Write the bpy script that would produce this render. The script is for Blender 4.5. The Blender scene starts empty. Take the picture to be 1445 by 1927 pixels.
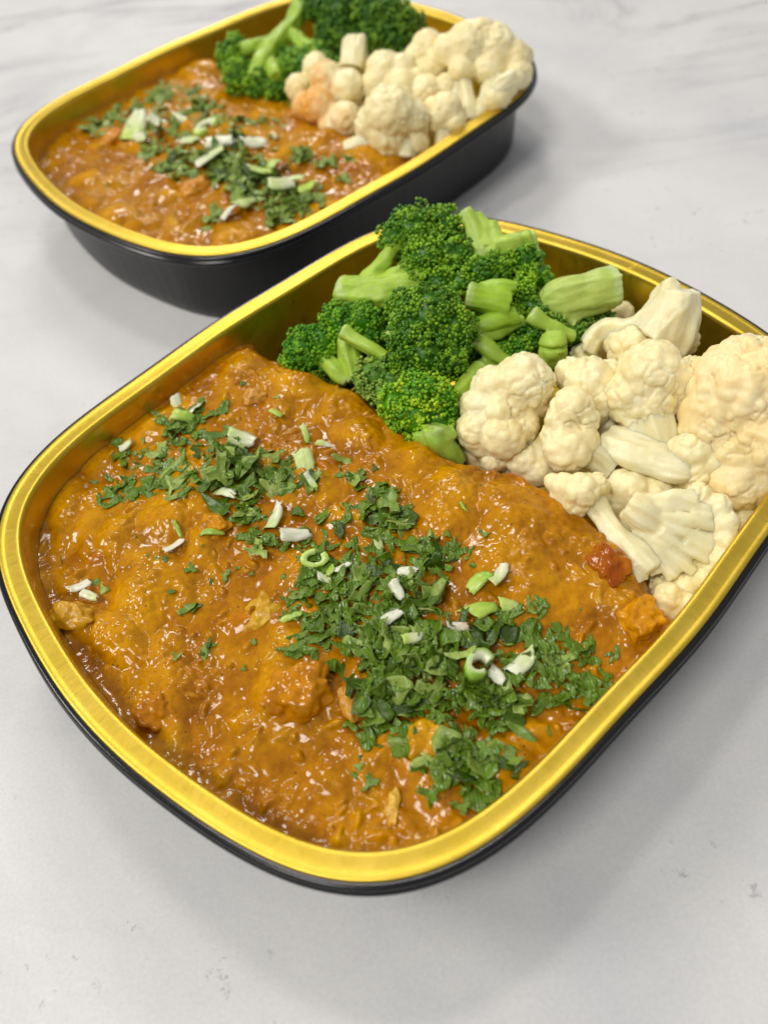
import bpy, math, random
import numpy as np
from mathutils import Vector, Matrix, Euler

# one Blender unit = one centimetre
sc = bpy.context.scene
COL = sc.collection
sc.unit_settings.system = 'METRIC'
sc.unit_settings.scale_length = 0.01
random.seed(7)
RNG = np.random.default_rng(7)

# ------------------------------------------------------------------ camera
FPX, HC, PITCH, ROLL = 1551.07, 21.511, 0.90521, -0.14528
IW, IH = 1445.0, 1927.0
cp, sp = math.cos(PITCH), math.sin(PITCH)
FWD = np.array([0, cp, -sp]); RT0 = np.array([1.0, 0, 0]); UP0 = np.cross(RT0, FWD)
RT = math.cos(ROLL) * RT0 + math.sin(ROLL) * UP0
UP = -math.sin(ROLL) * RT0 + math.cos(ROLL) * UP0
CAM = np.array([0, 0, HC])
cam_data = bpy.data.cameras.new('camera')
cam = bpy.data.objects.new('camera', cam_data); COL.objects.link(cam); sc.camera = cam
M = Matrix(((RT[0], UP[0], -FWD[0], 0), (RT[1], UP[1], -FWD[1], 0), (RT[2], UP[2], -FWD[2], HC), (0, 0, 0, 1)))
cam.matrix_world = M
cam_data.sensor_fit = 'VERTICAL'; cam_data.sensor_height = 24; cam_data.sensor_width = 24
cam_data.lens = 24 * FPX / IH
cam_data.clip_start = 0.5; cam_data.clip_end = 2000
cam_data.dof.use_dof = True
cam_data.dof.focus_distance = 22.5
cam_data.dof.aperture_fstop = 0.065

# ------------------------------------------------------------------ world, lamps
w = bpy.data.worlds.new('World'); sc.world = w; w.use_nodes = True
w.node_tree.nodes['Background'].inputs['Color'].default_value = (0.98, 0.98, 1.0, 1)
w.node_tree.nodes['Background'].inputs['Strength'].default_value = 0.335
def panel(name, loc, sx, sy, L, col):
    d = bpy.data.lights.new(name, 'AREA'); d.shape = 'RECTANGLE'; d.size = sx; d.size_y = sy
    d.energy = L * math.pi * sx * sy; d.color = col
    o = bpy.data.objects.new(name, d); COL.objects.link(o); o.location = loc
    t = Vector((0, 22, 0)) - Vector(loc)
    o.rotation_euler = t.to_track_quat('-Z', 'Y').to_euler()
    return o
panel('ceiling_lamp', (-165, 45, 150), 56, 36, 24.0, (1.0, 0.965, 0.90))
panel('ceiling_lamp', (-12, 100, 185), 34, 18, 31.0, (1.0, 0.96, 0.90))
panel('ceiling_lamp', (-12, 235, 165), 60, 30, 26.0, (1.0, 0.95, 0.90))
panel('ceiling_lamp', (-70, -50, 185), 60, 44, 20.0, (1.0, 0.97, 0.93))
sc.view_settings.view_transform = 'Standard'
sc.view_settings.look = 'None'
sc.view_settings.exposure = 0.10
sc.view_settings.gamma = 1.0
sc.cycles.max_bounces = 8
sc.cycles.use_denoising = True

# ------------------------------------------------------------------ helpers
def tag(o, label=None, cat=None, group=None, kind=None):
    if label: o['label'] = label
    if cat: o['category'] = cat
    if group: o['group'] = group
    if kind: o['kind'] = kind
    return o
def empty(name, loc, label, cat, group=None):
    o = bpy.data.objects.new(name, None); COL.objects.link(o); o.location = loc
    o.empty_display_size = 0.5
    return tag(o, label, cat, group)
def mesh_np(name, V, F, smooth=True, col=None, mats=None, fmat=None):
    """V (n,3), F list/array of faces (tri or quad arrays or list of lists)"""
    me = bpy.data.meshes.new(name)
    V = np.asarray(V, dtype=np.float32)
    if isinstance(F, np.ndarray):
        n, k = F.shape
        me.vertices.add(len(V)); me.vertices.foreach_set('co', V.ravel())
        me.loops.add(n * k); me.loops.foreach_set('vertex_index', F.ravel().astype(np.int32))
        me.polygons.add(n)
        me.polygons.foreach_set('loop_start', np.arange(0, n * k, k, dtype=np.int32))
        me.polygons.foreach_set('loop_total', np.full(n, k, dtype=np.int32))
    else:
        me.from_pydata([tuple(map(float, v)) for v in V], [], F)
    me.update(calc_edges=True)
    me.polygons.foreach_set('use_smooth', np.full(len(me.polygons), smooth))
    if col is not None:
        a = me.color_attributes.new('Col', 'FLOAT_COLOR', 'POINT')
        c = np.ones((len(V), 4), dtype=np.float32); c[:, :3] = col
        a.data.foreach_set('color', c.ravel())
    for m in (mats or []): me.materials.append(m)
    if fmat is not None: me.polygons.foreach_set('material_index', np.asarray(fmat, dtype=np.int32))
    me.validate()
    return me
def obj(name, me, parent=None, loc=None):
    o = bpy.data.objects.new(name, me); COL.objects.link(o)
    if parent is not None: o.parent = parent
    if loc is not None: o.location = loc
    return o

def ray_at(px, py, z):
    """point of the place at height z seen at photo pixel px,py"""
    d = FWD * FPX + RT * (px - IW / 2) + UP * (IH / 2 - py)
    return CAM + d * ((z - HC) / d[2])
def pxcm(p): return FPX / abs(float((np.asarray(p) - CAM) @ FWD))

# ---- numpy noise
def _hash(ix, iy, iz, seed):
    h = (ix.astype(np.int64) * 374761393 + iy.astype(np.int64) * 668265263 + iz.astype(np.int64) * 2147483647 + seed * 974634777) & 0xffffffff
    h = ((h ^ (h >> 13)) * 1274126177) & 0xffffffff
    h = ((h ^ (h >> 15)) * 2246822519) & 0xffffffff
    return h ^ (h >> 16)
def vnoise(P, s, seed=0):
    """gradient noise about -1..1, P (n,3), cell size s"""
    Q = np.asarray(P, dtype=np.float64) / s; I = np.floor(Q); f = Q - I; I = I.astype(np.int64)
    u = f * f * f * (f * (f * 6 - 15) + 10); r = 0
    for dx in (0, 1):
        for dy in (0, 1):
            for dz in (0, 1):
                h = _hash(I[:, 0] + dx, I[:, 1] + dy, I[:, 2] + dz, seed)
                gx = ((h & 1023) / 511.5 - 1); gy = (((h >> 10) & 1023) / 511.5 - 1); gz = (((h >> 20) & 1023) / 511.5 - 1)
                d = gx * (f[:, 0] - dx) + gy * (f[:, 1] - dy) + gz * (f[:, 2] - dz)
                wt = (u[:, 0] if dx else 1 - u[:, 0]) * (u[:, 1] if dy else 1 - u[:, 1]) * (u[:, 2] if dz else 1 - u[:, 2])
                r = r + d * wt
    return r * 1.3
def fbm(P, s, n=3, seed=0):
    return sum(vnoise(P, s / 2 ** i, seed + i) / 2 ** i for i in range(n))
def worley(P, s, seed=0):
    Q = np.asarray(P, dtype=np.float64) / s; I = np.floor(Q).astype(np.int64)
    f1 = np.full(len(Q), 9.0); f2 = f1.copy()
    for dx in (-1, 0, 1):
        for dy in (-1, 0, 1):
            for dz in (-1, 0, 1):
                J = I + np.array([dx, dy, dz]); h = _hash(J[:, 0], J[:, 1], J[:, 2], seed)
                c = np.stack([(h & 1023) / 1023, ((h >> 10) & 1023) / 1023, ((h >> 20) & 1023) / 1023], 1) * .8 + .1 + J
                d = np.sqrt(((Q - c) ** 2).sum(1))
                n1 = d < f1; f2 = np.where(n1, f1, np.minimum(f2, d)); f1 = np.where(n1, d, f1)
    return f1, f2

# ------------------------------------------------------------------ materials
def mat(name, base=(.5, .5, .5), rough=.5, metal=0, sss=0, sssr=(1, .5, .3), scale=.3, coat=0, spec=.5, ior=1.45):
    m = bpy.data.materials.new(name); m.use_nodes = True
    b = m.node_tree.nodes['Principled BSDF']
    b.inputs['Base Color'].default_value = (*base, 1); b.inputs['Roughness'].default_value = rough
    b.inputs['Metallic'].default_value = metal; b.inputs['IOR'].default_value = ior
    b.inputs['Specular IOR Level'].default_value = spec
    if sss:
        b.inputs['Subsurface Weight'].default_value = sss; b.inputs['Subsurface Radius'].default_value = sssr
        b.inputs['Subsurface Scale'].default_value = scale
    if coat: b.inputs['Coat Weight'].default_value = coat; b.inputs['Coat Roughness'].default_value = .06
    return m, m.node_tree, b
def N(nt, t, **kw):
    n = nt.nodes.new(t)
    for k, v in kw.items():
        if k in n.inputs.keys() if hasattr(n.inputs, 'keys') else False: n.inputs[k].default_value = v
        else: setattr(n, k, v)
    return n
def noise(nt, scale, detail=3, rough=.5, vec=None, dist=0):
    n = nt.nodes.new('ShaderNodeTexNoise'); n.inputs['Scale'].default_value = scale
    n.inputs['Detail'].default_value = detail; n.inputs['Roughness'].default_value = rough; n.inputs['Distortion'].default_value = dist
    if vec is not None: nt.links.new(vec, n.inputs['Vector'])
    return n
def ramp(nt, fac, stops):
    r = nt.nodes.new('ShaderNodeValToRGB'); nt.links.new(fac, r.inputs['Fac'])
    e = r.color_ramp.elements
    while len(e) < len(stops): e.new(.5)
    for i, (p, c) in enumerate(stops):
        e[i].position = p; e[i].color = (*c, 1) if len(c) == 3 else c
    return r
def mixc(nt, fac, a, b, mode='MIX'):
    m = nt.nodes.new('ShaderNodeMix'); m.data_type = 'RGBA'; m.blend_type = mode
    for s, v in ((m.inputs[0], fac), (m.inputs[6], a), (m.inputs[7], b)):
        if isinstance(v, (int, float)): s.default_value = v
        elif isinstance(v, tuple): s.default_value = (*v, 1)
        else: nt.links.new(v, s)
    return m.outputs[2]
def bump(nt, b, h, strength=.3, dist=.02, prev=None):
    n = nt.nodes.new('ShaderNodeBump'); n.inputs['Strength'].default_value = strength; n.inputs['Distance'].default_value = dist
    nt.links.new(h, n.inputs['Height'])
    if prev: nt.links.new(prev, n.inputs['Normal'])
    nt.links.new(n.outputs[0], b.inputs['Normal'])
    return n.outputs[0]
def objco(nt):
    return nt.nodes.new('ShaderNodeTexCoord').outputs['Object']
def attr(nt):
    a = nt.nodes.new('ShaderNodeAttribute'); a.attribute_name = 'Col'; return a.outputs['Color']

# table: white marble-print laminate
m_table, nt, b = mat('marble_laminate', (.6, .6, .6), .33)
co = objco(nt)
wv = nt.nodes.new('ShaderNodeMapping'); wv.inputs['Rotation'].default_value = (0, 0, .35); wv.inputs['Scale'].default_value = (.55, 1.7, 1)
nt.links.new(co, wv.inputs['Vector'])
big = noise(nt, .10, 6, .62, co, .5)
v1 = noise(nt, .075, 7, .62, wv.outputs[0], 1.3)
veins = nt.nodes.new('ShaderNodeMath'); veins.operation = 'SUBTRACT'; nt.links.new(v1.outputs['Fac'], veins.inputs[0]); veins.inputs[1].default_value = .5
va = nt.nodes.new('ShaderNodeMath'); va.operation = 'ABSOLUTE'; nt.links.new(veins.outputs[0], va.inputs[0])
vr = ramp(nt, va.outputs[0], [(0, (1, 1, 1)), (.012, (.5, .5, .5)), (.06, (0, 0, 0))])
msk = ramp(nt, noise(nt, .06, 3, .5, co).outputs['Fac'], [(.42, (0, 0, 0)), (.62, (1, 1, 1))])
sx = nt.nodes.new('ShaderNodeSeparateXYZ'); nt.links.new(co, sx.inputs[0])
yr = nt.nodes.new('ShaderNodeMapRange'); yr.interpolation_type = 'SMOOTHSTEP'; nt.links.new(sx.outputs['Y'], yr.inputs['Value'])
yr.inputs['From Min'].default_value = 24; yr.inputs['From Max'].default_value = 60; yr.inputs['To Min'].default_value = .10; yr.inputs['To Max'].default_value = 1.0
mk2 = nt.nodes.new('ShaderNodeMath'); mk2.operation = 'MULTIPLY'; nt.links.new(msk.outputs[0], mk2.inputs[0]); nt.links.new(yr.outputs[0], mk2.inputs[1])
vm = nt.nodes.new('ShaderNodeMath'); vm.operation = 'MULTIPLY'; nt.links.new(vr.outputs[0], vm.inputs[0]); nt.links.new(mk2.outputs[0], vm.inputs[1])
vm2 = nt.nodes.new('ShaderNodeMath'); vm2.operation = 'MULTIPLY'; nt.links.new(vm.outputs[0], vm2.inputs[0]); vm2.inputs[1].default_value = .85
base = ramp(nt, big.outputs['Fac'], [(.32, (.60, .60, .61)), (.5, (.68, .675, .66)), (.66, (.73, .72, .71))])
c1 = mixc(nt, vm2.outputs[0], base.outputs[0], (.33, .33, .36))
fine = ramp(nt, noise(nt, 9, 3, .7, co).outputs['Fac'], [(.3, (.90, .90, .90)), (.7, (1, 1, 1))])
c2 = mixc(nt, 1.0, c1, fine.outputs[0], 'MULTIPLY')
sp1 = ramp(nt, noise(nt, 1.6, 5, .75, co).outputs['Fac'], [(.60, (0, 0, 0)), (.67, (1, 1, 1))])
sp2 = ramp(nt, noise(nt, .16, 2, .5, co).outputs['Fac'], [(.5, (0, 0, 0)), (.62, (.7, .7, .7))])
sm = nt.nodes.new('ShaderNodeMath'); sm.operation = 'MULTIPLY'; nt.links.new(sp1.outputs[0], sm.inputs[0]); nt.links.new(sp2.outputs[0], sm.inputs[1])
c3 = mixc(nt, sm.outputs[0], c2, (.30, .30, .32))
nt.links.new(c3, b.inputs['Base Color'])
rr = ramp(nt, noise(nt, .8, 4, .6, co).outputs['Fac'], [(.3, (.30, .30, .30)), (.7, (.42, .42, .42))])
nt.links.new(rr.outputs[0], b.inputs['Roughness'])
bump(nt, b, noise(nt, 14, 3, .7, co).outputs['Fac'], .12, .01)

# gold foil rim (brushed) and gold foil wall
def gold(name, rough, brush):
    m, nt, b = mat(name, (.60, .40, .035), rough, 1.0)
    a = nt.nodes.new('ShaderNodeUVMap')
    mp = nt.nodes.new('ShaderNodeMapping'); mp.inputs['Scale'].default_value = (38, 1.6, 1) if brush else (3, 2, 1)
    nt.links.new(a.outputs[0], mp.inputs['Vector'])
    n = noise(nt, 1.0, 4, .65, mp.outputs[0])
    bp = bump(nt, b, n.outputs['Fac'], .45 if brush else .12, .012)
    n2 = noise(nt, 1.3, 4, .6, objco(nt))
    bump(nt, b, n2.outputs['Fac'], .12, .05, bp)
    r = ramp(nt, n.outputs['Fac'], [(.3, (rough * .8,) * 3), (.7, (rough * 1.3,) * 3)])
    nt.links.new(r.outputs[0], b.inputs['Roughness'])
    c = ramp(nt, noise(nt, .9, 5, .6, objco(nt)).outputs['Fac'], [(.3, (.66, .460, .045)), (.7, (.76, .54, .08))] if brush else [(.3, (.66, .50, .04)), (.7, (.74, .57, .07))])
    if brush: nt.links.new(c.outputs[0], b.inputs['Base Color'])
    else:                      # a film of sauce where the curry has touched the foil
        co = objco(nt); sx = nt.nodes.new('ShaderNodeSeparateXYZ'); nt.links.new(co, sx.inputs[0])
        ns = noise(nt, 1.1, 5, .6, co); a1 = nt.nodes.new('ShaderNodeMath'); a1.operation = 'MULTIPLY_ADD'; nt.links.new(ns.outputs['Fac'], a1.inputs[0]); a1.inputs[1].default_value = -1.5; nt.links.new(sx.outputs['Z'], a1.inputs[2])
        mr = nt.nodes.new('ShaderNodeMapRange'); nt.links.new(a1.outputs[0], mr.inputs['Value']); mr.inputs['From Min'].default_value = 2.10; mr.inputs['From Max'].default_value = 2.45; mr.inputs['To Min'].default_value = .8; mr.inputs['To Max'].default_value = 0
        xr = nt.nodes.new('ShaderNodeMapRange'); nt.links.new(sx.outputs['X'], xr.inputs['Value']); xr.inputs['From Min'].default_value = -1; xr.inputs['From Max'].default_value = 1.5; xr.inputs['To Min'].default_value = 1; xr.inputs['To Max'].default_value = 0
        mm = nt.nodes.new('ShaderNodeMath'); mm.operation = 'MULTIPLY'; nt.links.new(mr.outputs[0], mm.inputs[0]); nt.links.new(xr.outputs[0], mm.inputs[1])
        nt.links.new(mixc(nt, mm.outputs[0], c.outputs[0], (.50, .21, .01)), b.inputs['Base Color'])
        iv = nt.nodes.new('ShaderNodeMath'); iv.operation = 'SUBTRACT'; iv.inputs[0].default_value = 1; nt.links.new(mm.outputs[0], iv.inputs[1]); nt.links.new(iv.outputs[0], b.inputs['Metallic'])
    return m
m_rim = gold('brushed_gold_foil', .38, True)
m_gold = gold('gold_foil_wall', .33, False)
m_black, nt, b = mat('black_lacquered_foil', (.005, .005, .006), .20)
n = noise(nt, 2.2, 3, .5, objco(nt)); bump(nt, b, n.outputs['Fac'], .12, .05)
m_blackw, nt, b = mat('black_foil_wall', (.006, .006, .007), .34)
a = nt.nodes.new('ShaderNodeUVMap'); mp = nt.nodes.new('ShaderNodeMapping'); mp.inputs['Scale'].default_value = (2.2, .25, 1)
nt.links.new(a.outputs[0], mp.inputs['Vector'])
n = noise(nt, 1.0, 2, .5, mp.outputs[0]); bump(nt, b, n.outputs['Fac'], .22, .12)

# curry sauce
m_curry, nt, b = mat('curry_sauce', (.5, .17, .02), .11, sss=.25, sssr=(1, .3, .02), scale=.15, ior=1.37)
co = objco(nt)
va_ = attr(nt)
n1 = noise(nt, 1.1, 5, .65, co); n2 = noise(nt, 6, 4, .65, co)
t1 = ramp(nt, n1.outputs['Fac'], [(.28, (.66, .58, .50)), (.5, (1, 1, 1)), (.72, (1.15, 1.22, 1.2))])
t2 = ramp(nt, n2.outputs['Fac'], [(.3, (.84, .80, .75)), (.65, (1.08, 1.10, 1.1))])
c = mixc(nt, 1.0, va_, t1.outputs[0], 'MULTIPLY'); c = mixc(nt, 1.0, c, t2.outputs[0], 'MULTIPLY')
vo = nt.nodes.new('ShaderNodeTexVoronoi'); vo.inputs['Scale'].default_value = 4.2; nt.links.new(co, vo.inputs['Vector'])
pm = ramp(nt, vo.outputs['Distance'], [(.07, (1, 1, 1)), (.13, (0, 0, 0))])
vo2 = nt.nodes.new('ShaderNodeTexVoronoi'); vo2.inputs['Scale'].default_value = 11; nt.links.new(co, vo2.inputs['Vector'])
pm2 = ramp(nt, vo2.outputs['Distance'], [(.10, (.75, .75, .75)), (.2, (0, 0, 0))])
gate = ramp(nt, noise(nt, 2.3, 2, .5, co).outputs['Fac'], [(.5, (0, 0, 0)), (.56, (1, 1, 1))])
c = mixc(nt, mixc(nt, 1.0, pm.outputs[0], gate.outputs[0], 'MULTIPLY'), c, (.045, .022, .008))
c = mixc(nt, mixc(nt, 1.0, pm2.outputs[0], gate.outputs[0], 'MULTIPLY'), c, (.13, .05, .01))
nt.links.new(c, b.inputs['Base Color'])
bp = bump(nt, b, noise(nt, 2.6, 3, .5, co).outputs['Fac'], .12, .12)
bump(nt, b, noise(nt, 9, 3, .55, co).outputs['Fac'], .12, .03, bp)

# cooked meat and vegetables lying in the sauce
m_chunk, nt, b = mat('sauced_chicken', (.62, .30, .03), .24, sss=.25, sssr=(1, .4, .08), scale=.15)
co = objco(nt); a = attr(nt)
mp = nt.nodes.new('ShaderNodeMapping'); mp.inputs['Scale'].default_value = (2.2, 5, 3); nt.links.new(co, mp.inputs['Vector'])
fb = noise(nt, 1.6, 5, .6, mp.outputs[0])
t = ramp(nt, fb.outputs['Fac'], [(.3, (.84, .80, .72)), (.65, (1.08, 1.1, 1.2))])
nt.links.new(mixc(nt, 1.0, a, t.outputs[0], 'MULTIPLY'), b.inputs['Base Color'])
bp = bump(nt, b, fb.outputs['Fac'], .22, .07); bump(nt, b, noise(nt, 9, 3, .6, co).outputs['Fac'], .3, .03, bp)

# cauliflower
m_curd, nt, b = mat('cauliflower_curd', (.78, .70, .47), .34, sss=.65, sssr=(1, .8, .45), scale=.26)
co = objco(nt)
t = ramp(nt, noise(nt, 1.0, 4, .6, co).outputs['Fac'], [(.3, (.88, .74, .39)), (.55, (.93, .83, .51)), (.75, (.95, .88, .61))])
nt.links.new(mixc(nt, 1.0, t.outputs[0], attr(nt), 'MULTIPLY'), b.inputs['Base Color'])
vo = nt.nodes.new('ShaderNodeTexVoronoi'); vo.inputs['Scale'].default_value = 8; nt.links.new(co, vo.inputs['Vector'])
bp = bump(nt, b, vo.outputs['Distance'], -.45, .04); bump(nt, b, noise(nt, 14, 4, .65, co).outputs['Fac'], .40, .03, bp)
m_cstem, nt, b = mat('cauliflower_stem', (.80, .76, .56), .22, sss=.7, sssr=(1, .85, .55), scale=.32)
co = objco(nt)
t = ramp(nt, noise(nt, .9, 4, .6, co).outputs['Fac'], [(.3, (.78, .70, .38)), (.7, (.90, .84, .57))])
nt.links.new(mixc(nt, 1.0, t.outputs[0], attr(nt), 'MULTIPLY'), b.inputs['Base Color'])
bp = bump(nt, b, noise(nt, 4, 5, .7, co, 1.2).outputs['Fac'], .45, .06)
# broccoli
m_bud, nt, b = mat('broccoli_buds', (.05, .2, .01), .38, sss=0)
a = attr(nt); nt.links.new(a, b.inputs['Base Color'])
m_bstem, nt, b = mat('broccoli_stem', (.4, .6, .12), .26, sss=.35, sssr=(.7, .9, .25), scale=.15)
co = objco(nt); a = attr(nt)
t = ramp(nt, noise(nt, 2.2, 5, .6, co).outputs['Fac'], [(.3, (.8, .85, .7)), (.7, (1.08, 1.05, 1.15))])
nt.links.new(mixc(nt, 1.0, a, t.outputs[0], 'MULTIPLY'), b.inputs['Base Color'])
bump(nt, b, noise(nt, 6, 5, .7, co, 1.5).outputs['Fac'], .45, .04)
# herbs
def leafmat(name, c0, c1, c2, rough):
    m, nt, b = mat(name, c1, rough)
    oi = nt.nodes.new('ShaderNodeObjectInfo'); co = objco(nt)
    t = ramp(nt, oi.outputs['Random'], [(0, c0), (.5, c1), (1, c2)])
    n = noise(nt, 5, 4, .6, co); t2 = ramp(nt, n.outputs['Fac'], [(.3, (.72, .75, .7)), (.7, (1.15, 1.12, 1.1))])
    nt.links.new(mixc(nt, 1.0, t.outputs[0], t2.outputs[0], 'MULTIPLY'), b.inputs['Base Color'])
    wv = nt.nodes.new('ShaderNodeTexWave'); wv.inputs['Scale'].default_value = 3.5; wv.inputs['Distortion'].default_value = 3; nt.links.new(co, wv.inputs['Vector'])
    bp = bump(nt, b, wv.outputs['Fac'], .25, .03); bump(nt, b, n.outputs['Fac'], .3, .03, bp)
    b.inputs['Transmission Weight'].default_value = 0
    return m
m_leaf = leafmat('coriander_leaf', (.028, .062, .002), (.10, .19, .008), (.33, .43, .09), .24)
m_onion, nt, b = mat('spring_onion', (.6, .7, .4), .24, sss=.3, sssr=(.8, 1, .5), scale=.15)
co = objco(nt); a = attr(nt)
mp = nt.nodes.new('ShaderNodeMapping'); mp.inputs['Scale'].default_value = (1, 9, 9); nt.links.new(co, mp.inputs['Vector'])
n = noise(nt, 1.3, 3, .5, mp.outputs[0]); t = ramp(nt, n.outputs['Fac'], [(.35, (.80, .90, .66)), (.6, (1.05, 1.03, 1.05))])
nt.links.new(mixc(nt, 1.0, a, t.outputs[0], 'MULTIPLY'), b.inputs['Base Color'])
bump(nt, b, n.outputs['Fac'], .3, .03)

# ------------------------------------------------------------------ table
V = np.array([[-160, -60, 0], [160, -60, 0], [160, 260, 0], [-160, 260, 0],
              [-160, -60, -3], [160, -60, -3], [160, 260, -3], [-160, 260, -3]], float)
tag(obj('table_top', mesh_np('table_top', V, [[0, 1, 2, 3], [7, 6, 5, 4], [0, 4, 5, 1], [1, 5, 6, 2], [2, 6, 7, 3], [3, 7, 4, 0]], False, mats=[m_table])),
    'white grey-veined marble-look table top under both trays', kind='structure')

# ------------------------------------------------------------------ trays
TA, TB, TN, TC = 11.2, 9.1194, 3.6103, (.005086, .004544, .008373)
RIMH, RIMW = 3.7466, .5624
def outline(n):
    t = np.linspace(0, 2 * np.pi, n, endpoint=False) + 1e-4
    c, s = np.cos(t), np.sin(t)
    r = (np.abs(c / TA) ** TN + np.abs(s / TB) ** TN) ** (-1 / TN)
    r = r * (1 + sum(k * np.cos(2 * (i + 2) * t) for i, k in enumerate(TC)))
    P = np.stack([r * c, r * s], 1)
    # resample evenly by arc length
    Q = np.vstack([P, P[:1]]); L = np.concatenate([[0], np.cumsum(np.linalg.norm(np.diff(Q, axis=0), axis=1))])
    u = np.linspace(0, L[-1], n, endpoint=False)
    return np.stack([np.interp(u, L, Q[:, 0]), np.interp(u, L, Q[:, 1])], 1)
NO = 360
OUT = outline(NO)
_T = np.roll(OUT, -1, 0) - np.roll(OUT, 1, 0); _T /= np.linalg.norm(_T, axis=1)[:, None]
ONRM = np.stack([_T[:, 1], -_T[:, 0]], 1)      # outward
def inset(d):
    return OUT - ONRM * d if d <= 1.5 else (OUT - ONRM * 1.5) * (1 - (d - 1.5) / 8.0)
class Tray: pass
def tray_frame(x, y, yaw, ta, tb):
    T = Tray(); T.x, T.y, T.yaw, T.ta, T.tb = x, y, yaw, ta, tb
    T.c, T.s = math.cos(yaw), math.sin(yaw); return T
def to_local(T, P):
    dx, dy = P[..., 0] - T.x, P[..., 1] - T.y
    return np.stack([T.c * dx + T.s * dy, -T.s * dx + T.c * dy], -1)
def to_world(T, P):
    return np.stack([T.x + T.c * P[..., 0] - T.s * P[..., 1], T.y + T.s * P[..., 0] + T.c * P[..., 1]], -1)
def loft(T, name, prof, m, parent, wob=0, seed=0, closed_bottom=None):
    """rings along the tray outline; prof = list of (inset, height)"""
    rings = []
    for (d, z) in prof:
        P = inset(d); Z = z * (1 + (T.ta * P[:, 0] + T.tb * P[:, 1]) / RIMH)
        if wob:
            q = np.concatenate([P, np.full((NO, 1), z)], 1)
            k = wob * vnoise(q, 2.2, seed) ; P = P + ONRM * k[:, None] * .6; Z = Z + wob * .6 * vnoise(q, 4, seed + 5) * min(1, z)
        rings.append(np.concatenate([P, Z[:, None]], 1))
    nr = len(rings); V = np.concatenate(rings)
    F = []
    i = np.arange(NO); j = (i + 1) % NO
    for r in range(nr - 1):
        F.append(np.stack([r * NO + i, r * NO + j, (r + 1) * NO + j, (r + 1) * NO + i], 1))
    F = np.concatenate(F)
    fl = F.tolist()
    if closed_bottom is not None:
        fl.append([int(k) for k in ((nr - 1) * NO + i)][::closed_bottom])
    me = mesh_np(name, V, fl, True, mats=[m])
    uv = me.uv_layers.new(name='UVMap')
    li = np.empty(len(me.loops), dtype=np.int32); me.loops.foreach_get('vertex_index', li)
    per = np.linalg.norm(np.diff(np.vstack([OUT, OUT[:1]]), axis=0), axis=1).mean()
    ang = (li % NO) * per; rad = np.cumsum([0] + [math.hypot(prof[k + 1][0] - prof[k][0], prof[k + 1][1] - prof[k][1]) for k in range(nr - 1)])[li // NO]
    uv.data.foreach_set('uv', np.stack([ang, rad], 1).astype(np.float32).ravel())
    return obj(name, me, parent)
def arc(cx, cz, r, a0, a1, n):
    return [(cx + r * math.cos(math.radians(a0 + (a1 - a0) * k / n)), cz + r * math.sin(math.radians(a0 + (a1 - a0) * k / n))) for k in range(n + 1)]
def build_tray(T, label, seed):
    root = empty('food_tray', (T.x, T.y, 0), label, 'food tray', 'black and gold foil food trays')
    root.rotation_euler.z = T.yaw
    h = RIMH
    rim = [(.0, h - .05), (-.004, h - .02), (.012, h - .002), (.05, h + .004), (.12, h + .006), (.15, h - .006), (.2, h - .010), (.34, h - .006), (.46, h + .0), (.52, h + .003), (.56, h - .008), (.595, h - .04), (.62, h - .10), (.635, h - .17)]
    loft(T, 'rim', rim, m_rim, root, .012, seed)
    wall = [(.635, h - .17), (.66, h - .5), (.71, h - 1.2), (.77, h - 2.2), (.82, h - 3.0), (.90, h - 3.35), (1.1, h - 3.55), (1.5, .13), (3.5, .12), (6, .12)]
    loft(T, 'inner_wall', wall, m_gold, root, .008, seed + 2, 1)
    # rolled black edge: two beads with a groove between
    edge = [(.02, h - .06), (-.03, h - .055), (-.075, h - .045), (-.13, h - .06), (-.165, h - .10), (-.17, h - .15), (-.145, h - .19), (-.115, h - .205), (-.12, h - .225), (-.16, h - .24), (-.20, h - .28), (-.21, h - .34), (-.185, h - .39), (-.12, h - .42), (-.03, h - .41), (.06, h - .34), (.12, h - .28), (.30, h - .13), (.50, h - .08)]
    loft(T, 'rolled_edge', edge, m_black, root, .015, seed)
    sh = [(.50, h - .08), (.565, h - .14), (.59, h - .22), (.62, h - .5), (.67, h - 1.2), (.73, h - 2.2), (.77, h - 3.0), (.81, h - 3.4), (.90, .10), (1.1, .03), (1.4, .01), (3.5, .01)]
    loft(T, 'outer_wall', sh, m_blackw, root, .012, seed + 4, 1)
    return root
TF = tray_frame(1.1507, 16.1597, .69642, -.0192, .0002)
TK = tray_frame(-2.1388, 38.7823, .67155, -.0116, .0115)
build_tray(TF, 'black foil tray with gold rim in the foreground, in focus and holding curry', 11)
build_tray(TK, 'black foil tray with gold rim standing behind, its black side wall in view', 31)

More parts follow.
